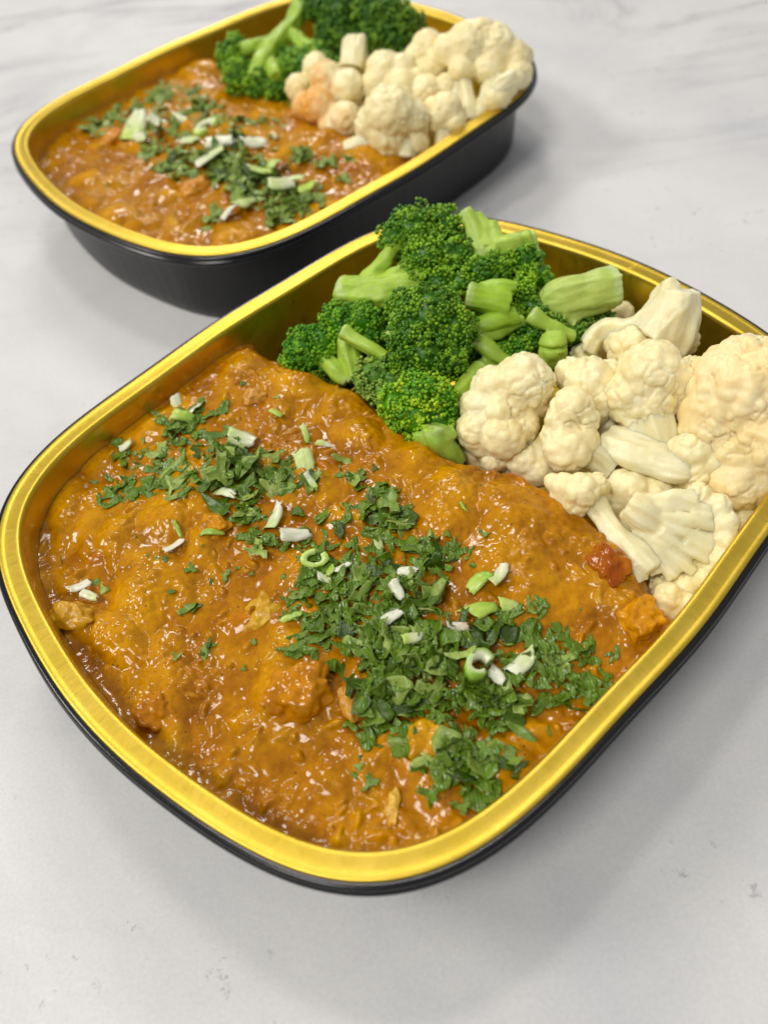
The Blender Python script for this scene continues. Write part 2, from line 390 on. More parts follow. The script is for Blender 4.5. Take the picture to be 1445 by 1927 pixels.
# ------------------------------------------------------------------ curry
def seg_sd(P, L):
    """signed distance to open polyline, positive on its far side"""
    best = np.full(len(P), 1e9); sg = np.ones(len(P))
    for a, b2 in zip(L[:-1], L[1:]):
        d = b2 - a; w_ = P - a; t = np.clip((w_ @ d) / (d @ d), 0, 1)
        v = w_ - t[:, None] * d; q = np.hypot(v[:, 0], v[:, 1])
        k = q < best; best = np.where(k, q, best)
        cr = d[0] * w_[:, 1] - d[1] * w_[:, 0]; sg = np.where(k, np.where(cr > 0, 1.0, -1.0), sg)
    return best * sg
class Field: pass
def curry_field(T, bound, zb, seed, nl, lv, mounds):
    F = Field(); F.T = T; r = np.random.default_rng(seed)
    pts = [ray_at(x, y, zb)[:2] for x, y in bound]
    F.line = np.array(pts)
    # lumps: u, v, rad a, rad b, angle, height, tint
    L = []
    for k in range(nl):
        u, v = r.uniform(-10.3, 9), r.uniform(-8.2, 8.2); s = r.choice([.22, .32, .45, .7, 1.0], p=[.28, .28, .22, .14, .08])
        L.append((u, v, s * r.uniform(.9, 1.9), s * r.uniform(.7, 1.1), r.uniform(0, 3.14), s * r.uniform(.12, .38), r.random() if s < .5 else r.uniform(.3, .8)))
    for k in range(700):     # minced onion and shreds
        cu, cv2 = r.uniform(-10, 8), r.uniform(-8, 8)
        s = r.uniform(.07, .16)
        L.append((cu, cv2, s * r.uniform(1.0, 2.6), s, r.uniform(0, 3.14), s * r.uniform(.5, .9), r.choice([.1, .5, .95], p=[.45, .4, .15])))
    F.L = L; F.lv = lv; F.mounds = mounds; F.seed = seed
    F.dimples = []
    return F
def field_height(F, W2, full=False):
    """height of the sauce surface at world xy (n,2)"""
    T = F.T; l = to_local(T, W2); n = len(W2)
    P = np.concatenate([l, np.full((n, 1), F.seed * 3.1)], 1)
    warp = np.stack([vnoise(P, .9, F.seed + 50), vnoise(P, .9, F.seed + 51)], 1) * .22 + np.stack([vnoise(P, .35, F.seed + 52), vnoise(P, .35, F.seed + 53)], 1) * .05
    lw = l + warp
    base = np.full(n, F.lv) + .07 * fbm(P, 2.6, 3, F.seed)
    for (x, y, rr, hh) in F.mounds:
        base = base + hh * np.exp(-((W2[:, 0] - x) ** 2 + (W2[:, 1] - y) ** 2) / (rr * rr))
    sd = seg_sd(W2, F.line)      # >0 beyond the sauce
    lump = np.zeros(n); tint = np.zeros(n)
    for (u, v, a, b_, an, hh, tt) in F.L:
        dx, dy = lw[:, 0] - u, lw[:, 1] - v
        k = np.abs(dx) + np.abs(dy) < 2.2 * max(a, b_)
        if not k.any(): continue
        dx, dy = dx[k], dy[k]; c, s = math.cos(an), math.sin(an)
        q = ((c * dx + s * dy) / a) ** 2 + ((-s * dx + c * dy) / b_) ** 2
        e = hh * np.clip(1 - q, 0, None) ** 1.3
        up = e > lump[k]
        lk = lump[k]; tk = tint[k]
        lk = np.where(up, e + lk * .25, lk + e * .25); tk = np.where(up, tt, tk); lump[k] = lk; tint[k] = tk
    rough = .5 + .5 * np.tanh(2 * vnoise(P, 2.5, F.seed + 9))
    crumb = np.clip(lump * 5, 0, 1)
    g1, _ = worley(P, .24, F.seed + 70); g2, _ = worley(P, .42, F.seed + 71)
    grain = np.clip(.30 + 1.6 * vnoise(P, 1.3, F.seed + 72) + crumb * .3, .05, 1)
    h = base + lump * 1.15 + .045 * fbm(P, 1.0, 2, F.seed + 20) + grain * (.11 * np.clip(.75 - g1, 0, 1) + .10 * np.clip(.75 - g2, 0, 1)) + .010 * vnoise(P, .2, F.seed + 33)
    # the sauce creeps up a little at the wall and drops at its free edge
    h = h - .10 * np.clip((sd + 1.0), 0, 1) ** 2 - np.clip(sd + .10, 0, None) ** 1.3 * 1.5
    if full: return h, lump, tint, sd, rough
    return h
def hgrid(F):
    a = np.linspace(-11.5, 11.5, 420); b_ = np.linspace(-9.5, 9.5, 350); A, B = np.meshgrid(a, b_)
    F.g = field_height(F, to_world(F.T, np.stack([A.ravel(), B.ravel()], 1))).reshape(350, 420)
def gheight(F, p):
    if not hasattr(F, 'g'): hgrid(F)
    l = to_local(F.T, np.asarray(p)[:2]); x = (l[0] + 11.5) / 23 * 419; y = (l[1] + 9.5) / 19 * 349
    x = min(max(x, 0), 417.9); y = min(max(y, 0), 347.9); i, j = int(x), int(y); fx, fy = x - i, y - j
    g = F.g; return float((g[j, i] * (1 - fx) + g[j, i + 1] * fx) * (1 - fy) + (g[j + 1, i] * (1 - fx) + g[j + 1, i + 1] * fx) * fy)
def on_curry(F, px, py):
    z = F.lv + .2
    for _ in range(6):
        p = ray_at(px, py, z); z = .5 * z + .5 * gheight(F, p)
    p = ray_at(px, py, z); return p, z
def build_curry(F, nu, label, seed):
    T = F.T
    s = np.linspace(-1, 1, nu); nv = int(nu * .82); t = np.linspace(-1, 1, nv)
    A, B = np.meshgrid(s, t); A = A.ravel(); B = B.ravel()
    R = np.maximum(np.abs(A), np.abs(B)); th = np.arctan2(B * TB, A * TA)
    ins = inset(.70); tho = np.unwrap(np.arctan2(ins[:, 1], ins[:, 0])); ro = np.hypot(ins[:, 0], ins[:, 1])
    o = np.argsort(tho % (2 * np.pi)); tt = (tho % (2 * np.pi))[o]; rr = ro[o]
    rad = np.interp(th % (2 * np.pi), np.r_[tt[-1] - 2 * np.pi, tt, tt[0] + 2 * np.pi], np.r_[rr[-1], rr, rr[0]])
    l = np.stack([R * rad * np.cos(th), R * rad * np.sin(th)], 1)
    W2 = to_world(T, l)
    h, lump, tint, sd, rough = field_height(F, W2, True)
    # gentle meniscus at the foil wall
    l = l * (1 - (np.clip(2.6 - h, 0, 2.6) * .11 + np.clip(.6 - h, 0, .6) * .5) * R ** 4 / 9.5)[:, None]
    e = np.clip((R - .955) / .045, 0, 1) * (h > 2.2)
    h = h * (1 - e) + e * (F.lv + .0 + .4 * (h - F.lv)) + .10 * e ** 3
    P = np.concatenate([l, h[:, None]], 1)
    # colours: oily amber liquid, paler sauced lumps, a few reddish ones
    liq = np.array([.45, .190, .0]); lum = np.array([.57, .262, .0]); red = np.array([.48, .115, .0]); yel = np.array([.62, .33, .003])
    k = np.clip(lump * 4, 0, 1)[:, None]
    tgt = np.where((tint > .86)[:, None], red, np.where((tint < .2)[:, None], yel, lum))
    col = liq * (1 - k) + tgt * k
    oil = np.clip(.5 + 1.2 * fbm(P, 1.3, 3, F.seed + 14), 0, 1)[:, None]
    col = col * (1 - oil * (1 - k * .6) * np.array([.20, .32, .3])) * (1 + .12 * vnoise(P, .6, F.seed + 3))[:, None]
    i = np.arange(nu - 1); j = np.arange(nv - 1)
    I, J = np.meshgrid(i, j); a = (J * nu + I).ravel()
    Fc = np.stack([a, a + 1, a + nu + 1, a + nu], 1)
    keep = (sd[Fc].min(1) < 3) & (h[Fc].max(1) > .25)
    Fc = Fc[keep]
    used = np.unique(Fc); mp_ = np.full(len(P), -1); mp_[used] = np.arange(len(used))
    me = mesh_np('curry', P[used], mp_[Fc], True, col=col[used], mats=[m_curry])
    o = obj('curry', me); o.location = (T.x, T.y, 0); o.rotation_euler.z = T.yaw
    return tag(o, label, 'curry', 'chicken curry filling the trays')
mA = [(*ray_at(620, 860, 3.2)[:2], 4.2, .35), (*ray_at(950, 980, 3.2)[:2], 3.2, .35), (*ray_at(480, 720, 3.2)[:2], 2.4, .25), (*ray_at(560, 1310, 3)[:2], 1.2, .28), (*ray_at(830, 1200, 3)[:2], 2.4, .18)]
boundA = [(250, 400), (380, 560), (470, 650), (560, 690), (640, 715), (705, 762), (765, 815), (830, 858), (900, 868), (965, 882), (1030, 915), (1095, 955), (1150, 1000), (1195, 1060), (1240, 1135), (1275, 1190), (1330, 1290)]
for (x, y, r_, h_) in [(137, 1165, .7, .15), (492, 1160, .9, .18), (560, 1300, 1.0, .25), (810, 1390, .8, .25), (1195, 1165, .8, .25), (1140, 1065, .8, .2), (400, 990, .7, .2), (480, 750, .6, .1), (738, 1520, .4, .08), (660, 1325, .5, .12), (295, 1330, .8, .2),
                       (200, 1030, .8, .18), (470, 1420, .7, .15), (620, 1450, .6, .15), (760, 870, 1.0, .2), (960, 985, .9, .2), (240, 970, .7, .15), (1000, 1090, .8, .15)]:
    mA.append((*ray_at(x, y, 3.0)[:2], r_, h_))
FA = curry_field(TF, boundA, 3.25, 5, 420, 2.80, mA)
build_curry(FA, 620, 'orange-brown chicken curry in the near tray, strewn with chopped herbs', 1)
mB = [(*ray_at(480, 230, 3.2)[:2], 5, .35), (*ray_at(620, 290, 3.2)[:2], 3.5, .2)]
boundB = [(250, -40), (350, 60), (400, 110), (430, 140), (480, 165), (540, 192), (600, 225), (680, 258), (740, 276), (790, 300), (800, 345), (880, 430), (960, 520)]
FB = curry_field(TK, boundB, 3.1, 8, 520, 2.72, mB)
build_curry(FB, 380, 'orange-brown chicken curry in the blurred far tray with spring onion heaped on it', 2)

# ------------------------------------------------------------------ vegetables
def ico(sub=1):
    import bmesh
    bm = bmesh.new(); bmesh.ops.create_icosphere(bm, subdivisions=sub, radius=1)
    v = np.array([x.co[:] for x in bm.verts]); f = np.array([[q.index for q in x.verts] for x in bm.faces]); bm.free(); return v, f
ICO1, ICO2, ICO3, ICO5 = ico(1), ico(2), ico(3), ico(5)
def spheres(C, R, I=ICO2, sq=None):
    v, f = I; n = len(C); nv = len(v)
    V = (v[None] * np.asarray(R).reshape(n, -1)[:, None, :] + np.asarray(C)[:, None, :]).reshape(-1, 3)
    Fa = (f[None] + (np.arange(n) * nv)[:, None, None]).reshape(-1, 3)
    return V, Fa
def tube(path, n=14, flat_end=True, rib=0, rnd=None):
    """path: list of (xyz, r). closed tapered tube"""
    P = np.array([p for p, _ in path], float); R = np.array([r for _, r in path], float)
    # densify
    t = np.linspace(0, len(P) - 1, (len(P) - 1) * 6 + 1); i = np.minimum(t.astype(int), len(P) - 2); f = t - i
    def cr(A):
        A0 = A[np.maximum(i - 1, 0)]; A1 = A[i]; A2 = A[i + 1]; A3 = A[np.minimum(i + 2, len(A) - 1)]
        ff = f if A.ndim == 1 else f[:, None]
        return .5 * ((2 * A1) + (-A0 + A2) * ff + (2 * A0 - 5 * A1 + 4 * A2 - A3) * ff ** 2 + (-A0 + 3 * A1 - 3 * A2 + A3) * ff ** 3)
    Q = cr(P); r = np.maximum(cr(R), .02)
    T = np.gradient(Q, axis=0); T /= np.linalg.norm(T, axis=1)[:, None] + 1e-9
    up = np.array([.13, .31, .94]); S = np.cross(T, up); S /= np.linalg.norm(S, axis=1)[:, None]; U = np.cross(S, T)
    a = np.linspace(0, 2 * np.pi, n, endpoint=False)
    rr = 1 + rib * np.cos(5 * a + 1) * .5 + rib * np.cos(3 * a) * .5
    ring = (np.cos(a) * rr)[None, :, None] * S[:, None] + (np.sin(a) * rr)[None, :, None] * U[:, None]
    V = (Q[:, None] + ring * r[:, None, None]).reshape(-1, 3); m = len(Q)
    F = []
    for k in range(m - 1):
        for q in range(n):
            w_ = (q + 1) % n; F.append((k * n + q, k * n + w_, (k + 1) * n + w_)); F.append((k * n + q, (k + 1) * n + w_, (k + 1) * n + q))
    c0 = len(V); V = np.vstack([V, Q[0], Q[-1]])
    for q in range(n):
        w_ = (q + 1) % n; F.append((c0, w_, q)); F.append((c0 + 1, (m - 1) * n + q, (m - 1) * n + w_))
    return V, np.array(F)
def join(parts):
    V = []; F = []; o = 0
    for v, f in parts: V.append(v); F.append(f + o); o += len(v)
    return np.concatenate(V), np.concatenate(F)
def remesh(V, F, voxel, smooth=2):
    me = mesh_np('tmp', V, F, True); o = bpy.data.objects.new('tmp', me); COL.objects.link(o)
    md = o.modifiers.new('r', 'REMESH'); md.mode = 'VOXEL'; md.voxel_size = voxel
    if smooth:
        ms = o.modifiers.new('s', 'SMOOTH'); ms.factor = .5; ms.iterations = smooth
    dg = bpy.context.evaluated_depsgraph_get(); dg.update()
    e = o.evaluated_get(dg); em = e.to_mesh()
    n = len(em.vertices); v = np.empty(n * 3, np.float32); em.vertices.foreach_get('co', v); v = v.reshape(-1, 3).astype(float)
    nn = np.empty(n * 3, np.float32); em.vertices.foreach_get('normal', nn); nn = nn.reshape(-1, 3).astype(float)
    nl = len(em.loops); li = np.empty(nl, np.int32); em.loops.foreach_get('vertex_index', li)
    tot = np.empty(len(em.polygons), np.int32); em.polygons.foreach_get('loop_total', tot)
    assert (tot == 4).all()
    q = li.reshape(-1, 4).copy()
    e.to_mesh_clear(); COL.objects.unlink(o); bpy.data.objects.remove(o); bpy.data.meshes.remove(me)
    return v, nn, q
def fib(n):
    k = np.arange(n) + .5; ph = np.arccos(1 - 2 * k / n); th = np.pi * (1 + 5 ** .5) * k
    return np.stack([np.cos(th) * np.sin(ph), np.sin(th) * np.sin(ph), np.cos(ph)], 1)
def pt(x, y, z): return ray_at(x, y, z)

def stem_part(root, origin, stems, name, mtl, voxel, col, ribs, disp=.02, seed=0, cutcol=None):
    parts = []
    for st in stems:
        path = [(pt(x, y, z) - origin, r) for (x, y, z, r) in st]
        parts.append(tube(path, 16, rib=ribs))
    V, F = join(parts)
    v, nn, q = remesh(V, F, voxel, 2)
    # long fibres along the first stem's direction
    d = (pt(*stems[0][-1][:3]) - pt(*stems[0][0][:3])); d /= np.linalg.norm(d) + 1e-9
    along = v @ d; Q = v - along[:, None] * d * .85
    k = vnoise(Q, .26, seed) * disp * 1.5 + vnoise(v, .7, seed + 1) * disp * 2.6 + vnoise(Q, .12, seed + 2) * disp * .5
    v = v + nn * k[:, None]
    c = np.ones((len(v), 3)) * np.array(col)
    if cutcol is not None:
        e0 = pt(*stems[0][0][:3]) - origin; dist = np.linalg.norm(v - e0, axis=1); r0 = stems[0][0][3]
        w_ = np.clip((1.5 * r0 - dist) / (.6 * r0), 0, 1)[:, None] * (np.abs((v - e0) @ d) < .25 * r0)[:, None]
        c = c * (1 - w_ * .9) + np.array(cutcol) * w_ * .9
    c = c * (1 + .10 * vnoise(v, .5, seed + 4))[:, None]
    return obj(name, mesh_np(name, v, q, True, col=c, mats=[mtl]), root)

def cauliflower(label, lobes, stems, group, voxel=.055, seed=0, stain=None, cell=.62, tone=(1, 1, 1)):
    r = np.random.default_rng(seed + 100)
    C = np.array([pt(x, y, z) for (x, y, z, _) in lobes]); R = np.array([q[3] for q in lobes])
    o0 = C.mean(0); origin = np.array([o0[0], o0[1], max(.15, C[:, 2].min() - 1)])
    root = empty('cauliflower_floret', tuple(origin), label, 'cauliflower', group)
    C = C - origin
    parts = [spheres(C, R[:, None] * .97 * np.ones((1, 3)), ICO3)]
    sc_, sr_ = [], []
    for c, R0 in zip(C, R):
        n = int(10 + 95 * R0 ** 1.6); D = fib(n) + r.normal(0, .12, (n, 3)); D /= np.linalg.norm(D, axis=1)[:, None]
        rs = (.10 + R0 * .10) * r.uniform(.6, 1.5, n)
        sc_.append(c + D * (R0 * 1.02 - rs * .84)[:, None]); sr_.append(rs)
    sc_ = np.concatenate(sc_); sr_ = np.concatenate(sr_)
    parts.append(spheres(sc_, sr_[:, None] * np.ones((1, 3)), ICO2))
    V, F = join(parts)
    v, nn, q = remesh(V, F, voxel, 3)
    vw = v + .12 * np.stack([vnoise(v, .4, seed + 60 + k) for k in range(3)], 1); f1, f2 = worley(vw, cell, seed); g1, g2 = worley(v, cell * .42, seed + 7)
    gate = np.clip(.35 + 1.6 * vnoise(v, 1.1, seed + 3), 0, 1)
    d = .04 - .10 * np.exp(-((f2 - f1) / .07) ** 2) * gate - .030 * np.exp(-((g2 - g1) / .13) ** 2) * (.3 + .7 * gate) + .035 * vnoise(v, .5, seed + 11) + .014 * vnoise(v, .14, seed + 12)
    v = v + nn * d[:, None]
    col = np.ones((len(v), 3)) * np.array(tone)
    yl = np.clip(.5 + vnoise(v, 1.3, seed + 21), 0, 1)[:, None]
    col = col * (1 - yl * np.array([.02, .05, .16]))
    if stain:
        for (x, y, z, rr_, am) in stain:
            p = pt(x, y, z) - origin; dd = np.linalg.norm(v - p, axis=1) / rr_ + .35 * vnoise(v, .35, seed)
            k = (np.clip(1 - dd, 0, 1) ** .7 * am)[:, None]; col = col * (1 - k) + np.array([.85, .42, .04]) * k
    obj('curd', mesh_np('curd', v, q, True, col=col, mats=[m_curd]), root)
    if stems:
        stem_part(root, origin, stems, 'stem', m_cstem, .045, tone, .14, .036, seed)
    return root

def broccoli(label, lobes, stems, group, seed=0, bud=.055, col0=(.05, .19, .002), col1=(.24, .50, .012), stemcol=(.40, .58, .055), dens=1.0, cut=(.50, .62, .22)):
    """lobes: (px, py, z, R)"""
    r = np.random.default_rng(seed + 500)
    A = lobes if lobes else [s[0] for s in stems]
    C = np.array([pt(x, y, z) for (x, y, z, _) in A]); R = np.array([q[3] for q in A])
    o0 = C.mean(0); origin = np.array([o0[0], o0[1], max(.15, C[:, 2].min() - 1)])
    root = empty('broccoli_floret', tuple(origin), label, 'broccoli', group)
    C = C - origin
    if lobes:
        ctr = C.mean(0) + np.array([0, 0, -.2])
        Vs, Fs, Cs = [], [], []
        off = 0
        # inner body of each lobe, lumpy
        v, f = spheres(C, R[:, None] * .78 * np.ones((1, 3)), ICO3)
        v = v + (v - np.repeat(C, len(ICO3[0]), 0)) * (.18 * vnoise(v, .35, seed))[:, None]
        Vs.append(v); Fs.append(f); Cs.append(np.ones((len(v), 3)) * np.array(col0) * .9); off += len(v)
        tc, tr_ = [], []
        for c, R0 in zip(C, R):
            n = int(7.0 * (R0 / .30) ** 2) + 12
            D = fib(n) + r.normal(0, .10, (n, 3)); D /= np.linalg.norm(D, axis=1)[:, None]
            rs = r.uniform(.09, .25, n) * (.7 + .3 * min(1.5, R0))
            tc.append(c + D * (R0 * r.uniform(.78, 1.12, n) - rs * .4)[:, None]); tr_.append(np.stack([rs, *D.T], 1))
        tc = np.concatenate(tc); tr_ = np.concatenate(tr_)
        # drop tufts buried in other lobes
        own = np.argmin(np.abs(np.linalg.norm(tc[:, None] - C[None], axis=2) / R[None] - .9), axis=1)
        dd = np.linalg.norm(tc[:, None] - C[None], axis=2) - R[None] * .70; k = dd.min(1) > 0; tc, tr_ = tc[k], tr_[k]
        nb = max(8, int(22 * (.055 / bud) ** 2 * dens)); Db = fib(nb)
        B, BR, BC = [], [], []
        hue = np.clip(.38 + .7 * vnoise(tc, .8, seed + 2) + r.normal(0, .20, len(tc)), 0, 1)
        for t, q, hu in zip(tc, tr_, hue):
            D = q[1:]; d = Db + r.normal(0, .16, (nb, 3)); d /= np.linalg.norm(d, axis=1)[:, None]
            d = d[(d @ D) > -.15]
            p = t + d * (q[0] * r.uniform(.75, 1.25, len(d)))[:, None]
            B.append(p); BR.append(r.uniform(.6, 1.35, len(d)) * bud)
            hh = np.clip(hu + r.normal(0, .20, len(d)), 0, 1.15)[:, None]
            BC.append(np.clip(np.array(col0) * (1 - hh) + np.array(col1) * np.array([1.25, 1.05, 1]) * hh, 0, 1))
        B = np.concatenate(B); BR = np.concatenate(BR); BC = np.concatenate(BC)
        # drop beads buried in other tufts' lobes
        dd = (np.linalg.norm(B[:, None] - C[None], axis=2) - R[None] * .74).min(1); k = dd > 0; B, BR, BC = B[k], BR[k], BC[k]
        v, f = spheres(B, BR[:, None] * r.uniform(.8, 1.2, (len(B), 3)), ICO1 if bud < .07 else ICO1)
        Vs.append(v); Fs.append(f + off); Cs.append(np.repeat(BC, len(ICO1[0]), 0))
        obj('crown', mesh_np('crown', np.concatenate(Vs), np.concatenate(Fs), True, col=np.concatenate(Cs), mats=[m_bud]), root)
    if stems:
        stem_part(root, origin, stems, 'stem', m_bstem, .045, stemcol, .12, .036, seed, cut)
    return root

GB = 'steamed broccoli florets in the near tray'; GC = 'steamed cauliflower florets in the near tray'
# ---- near tray broccoli (px, py, height, radius)
broccoli('dark green broccoli floret at the back left with a long pale stalk pointing left',
    [(780, 432, 5.3, .80), (742, 448, 5.2, .55), (835, 432, 5.0, .72), (800, 485, 4.9, .75), (850, 490, 4.6, .85), (775, 520, 4.6, .5), (825, 540, 4.3, .7)],
    [[(642, 545, 4.2, .50), (680, 550, 4.3, .50), (720, 552, 4.3, .58), (760, 540, 4.4, .55), (800, 510, 4.6, .4)],
     [(690, 535, 4.4, .34), (722, 495, 4.8, .27), (745, 462, 5.1, .28), (770, 440, 5.2, .3)],
     [(700, 555, 4.3, .36), (740, 575, 4.2, .28), (770, 600, 4.2, .22)], [(720, 540, 4.5, .3), (765, 500, 4.9, .2), (800, 470, 5.0, .2)],
     [(725, 548, 4.5, .3), (775, 545, 4.5, .2), (810, 540, 4.4, .15)]], GB, 1)
broccoli('large round dark green broccoli crown in the middle of the near tray\'s broccoli',
    [(810, 600, 4.9, .95), (775, 630, 4.7, .80), (850, 625, 4.6, .75), (800, 668, 4.3, .85), (850, 672, 4.2, .65), (762, 580, 4.8, .55), (755, 680, 4.0, .45), (840, 570, 4.8, .5)],
    [[(735, 625, 4.3, .3), (770, 660, 4.0, .35), (800, 670, 3.8, .4)]], GB, 2, col0=(.045, .17, .002), col1=(.20, .44, .010))
broccoli('small round broccoli crown at the left beside the gold wall with a green stalk below',
    [(640, 605, 4.1, .62), (680, 605, 4.1, .60), (660, 622, 3.9, .5), (700, 625, 3.9, .4)],
    [[(672, 715, 3.1, .30), (660, 680, 3.4, .36), (655, 645, 3.7, .40), (660, 620, 3.9, .35)]], GB, 3, col0=(.05, .21, .002), col1=(.20, .50, .010))
broccoli('leftmost broccoli floret, low against the curry\'s back edge',
    [(570, 655, 3.5, .62), (605, 645, 3.6, .60), (590, 672, 3.2, .6), (555, 680, 3.1, .45), (620, 672, 3.2, .4)],
    [[(655, 716, 3.0, .22), (630, 695, 3.2, .28), (605, 670, 3.3, .32)]], GB, 4, col0=(.05, .23, .002), col1=(.22, .52, .012))
broccoli('broccoli sprig with a thin pale stalk lying across the small round crown',
    [(700, 705, 3.7, .50), (715, 690, 3.8, .42), (735, 715, 3.6, .42), (690, 722, 3.5, .35), (720, 735, 3.4, .4)],
    [[(645, 624, 4.6, .23), (672, 640, 4.5, .22), (700, 657, 4.3, .23), (726, 674, 4.1, .26)], [(672, 705, 3.5, .16), (685, 730, 3.4, .2), (700, 750, 3.2, .22)]],
    GB, 5, col0=(.12, .28, .025), col1=(.30, .48, .08), dens=.8)
broccoli('bright yellow-green broccoli crown at the front, touching the curry edge',
    [(785, 745, 4.1, .72), (745, 760, 3.9, .55), (820, 750, 3.9, .60), (785, 780, 3.6, .75), (825, 788, 3.4, .6), (755, 785, 3.5, .45)],
    [[(905, 690, 3.8, .28), (880, 720, 3.7, .3), (850, 750, 3.5, .3), (820, 770, 3.4, .35)], [(885, 715, 3.7, .2), (880, 750, 3.4, .25), (850, 780, 3.2, .3)]],
    GB, 6, col0=(.09, .32, .004), col1=(.38, .66, .02))
broccoli('pale green broccoli stalk stub standing at the curry edge next to the cauliflower', None,
    [[(818, 800, 3.9, .36), (822, 825, 3.5, .44), (845, 850, 3.0, .34), (860, 870, 2.5, .28)], [(820, 825, 3.5, .38), (795, 826, 3.4, .24), (782, 824, 3.2, .12)], [(830, 820, 3.6, .34), (855, 815, 3.5, .22)]],
    GB, 7, stemcol=(.36,.56,.07))
broccoli('hook-shaped bright green broccoli stem piece in the centre of the broccoli', 
    [(905, 515, 4.7, .55), (870, 530, 4.5, .5), (940, 505, 4.6, .5)],
    [[(880, 556, 4.9, .44), (903, 560, 4.85, .43), (926, 564, 4.75, .45), (952, 572, 4.55, .50)], [(884, 616, 4.3, .27), (912, 611, 4.3, .28), (940, 604, 4.3, .30), (966, 594, 4.25, .36)],
     [(975, 538, 5.0, .17), (940, 536, 5.0, .22), (905, 545, 4.9, .26)]],
    GB, 8, stemcol=(.34, .54, .035))
broccoli('broccoli floret at the very back, its ridged stems upright beside the gold rim',
    [(990, 490, 4.7, .52), (1005, 520, 4.4, .50), (985, 545, 4.2, .48), (1000, 575, 3.9, .45), (865, 500, 4.5, .6), (880, 402, 5.3, .2)],
    [[(872, 400, 5.5, .28), (890, 430, 5.2, .33), (900, 465, 4.8, .4), (910, 490, 4.5, .4)], [(895, 405, 5.4, .22), (912, 435, 5.1, .3), (915, 470, 4.8, .35)], [(925, 420, 5.2, .22), (932, 450, 5.0, .28), (925, 480, 4.7, .3)],
     [(1000, 452, 5.0, .36), (970, 460, 4.9, .38), (935, 466, 4.8, .36)], [(1003, 432, 5.1, .09), (1005, 460, 4.9, .2), (1012, 500, 4.5, .2)]],
    GB, 9, stemcol=(.42, .58, .08))
broccoli('broccoli floret with the thickest pale stalk, its cut end pointing right to the gold wall',
    [(1030, 585, 4.0, .42), (1045, 610, 3.7, .40), (1095, 610, 3.4, .42), (1130, 600, 3.3, .38), (1085, 630, 3.4, .38)],
    [[(1158, 537, 4.5, .66), (1120, 545, 4.5, .64), (1080, 553, 4.4, .66), (1045, 562, 4.3, .58), (1025, 575, 4.1, .4)], [(1150, 560, 4.2, .36), (1100, 575, 4.1, .38), (1055, 590, 4.0, .35)], [(1060, 590, 4.0, .22), (1085, 610, 3.8, .2)]],
    GB, 10, stemcol=(.50, .62, .14), col0=(.08, .24, .015), col1=(.25, .45, .06), cut=(.55, .68, .28))
broccoli('pair of stubby light green broccoli stems beside the cauliflower',
    [(975, 660, 3.7, .40), (950, 668, 3.5, .35), (1000, 640, 3.5, .4), (980, 620, 3.6, .5)],
    [[(999, 590, 4.7, .28), (1020, 605, 4.5, .25), (1050, 620, 4.2, .22), (1075, 632, 3.9, .2)], [(1040, 634, 4.1, .40), (1040, 648, 4.0, .46), (1040, 662, 3.7, .47), (1042, 680, 3.3, .42)]],
    GB, 11, stemcol=(.40, .58, .07))
broccoli('shaded broccoli branches in the gap between the big crown and the cauliflower',
    [(905, 720, 2.9, .5), (940, 640, 3.4, .55), (985, 690, 3.0, .45), (870, 700, 3.2, .4), (915, 570, 3.8, .6), (960, 600, 3.6, .5)],
    [[(895, 640, 4.1, .26), (930, 668, 3.8, .30), (960, 690, 3.4, .3)], [(890, 690, 3.7, .16), (915, 685, 3.6, .2), (950, 690, 3.4, .25)], [(985, 600, 4.1, .16), (945, 622, 4.0, .22), (905, 632, 4.0, .25)]],
    GB, 12, stemcol=(.34, .52, .05))
broccoli('broccoli floret buried lowest under the others, dark tips showing in gaps',
    [(640, 705, 1.9, .8), (700, 670, 2.2, .9), (765, 730, 1.9, .8), (880, 640, 2.6, .8), (930, 600, 2.8, .8), (1000, 545, 3.2, .8), (1050, 660, 2.4, .8), (720, 760, 1.7, .7), (860, 770, 1.9, .7), (1100, 600, 2.6, .8), (900, 690, 2.2, .7), (820, 830, 1.7, .6), (750, 600, 3.0, .8)],
    None, GB, 13, bud=.08)

# ---- near tray cauliflower
cauliflower('cauliflower floret at the back with its broad cut stalk standing up over the gold rim',
    [(1190, 655, 3.9, .75), (1165, 640, 3.9, .50), (1235, 660, 3.8, .75), (1285, 640, 3.9, .45), (1300, 612, 4.2, .18)],
    [[(1276, 545, 5.5, .60), (1268, 575, 5.1, .78), (1255, 610, 4.6, .92), (1235, 640, 4.2, 1.0)], [(1240, 610, 4.6, .5), (1190, 622, 4.3, .42), (1135, 622, 4.1, .36), (1105, 650, 3.7, .3)], [(1120, 635, 4.0, .25), (1105, 660, 3.6, .28)], [(1255, 527, 5.7, .2), (1262, 560, 5.3, .35)]],
    GC, seed=1)
cauliflower('big lumpy cauliflower floret at the left end, next to the broccoli stub',
    [(985, 722, 4.2, .88), (930, 730, 4.0, .66), (900, 765, 3.7, .55), (895, 810, 3.3, .60), (945, 820, 3.3, .68), (940, 775, 3.6, .75), (985, 800, 3.4, .45), (905, 835, 3.0, .4), (1010, 760, 3.7, .4)],
    [[(1000, 850, 2.4, .4), (975, 800, 3.2, .5), (960, 760, 3.7, .5)]], GC, seed=2)
cauliflower('upright double-knobbed cauliflower floret in front of the left group',
    [(1075, 768, 4.2, .60), (1055, 790, 4.0, .45), (1100, 790, 4.0, .40), (1068, 845, 3.5, .68), (1045, 820, 3.6, .42), (1095, 830, 3.6, .48)],
    [[(1150, 880, 2.9, .4), (1110, 850, 3.3, .42), (1080, 820, 3.6, .4)]], GC, seed=3)
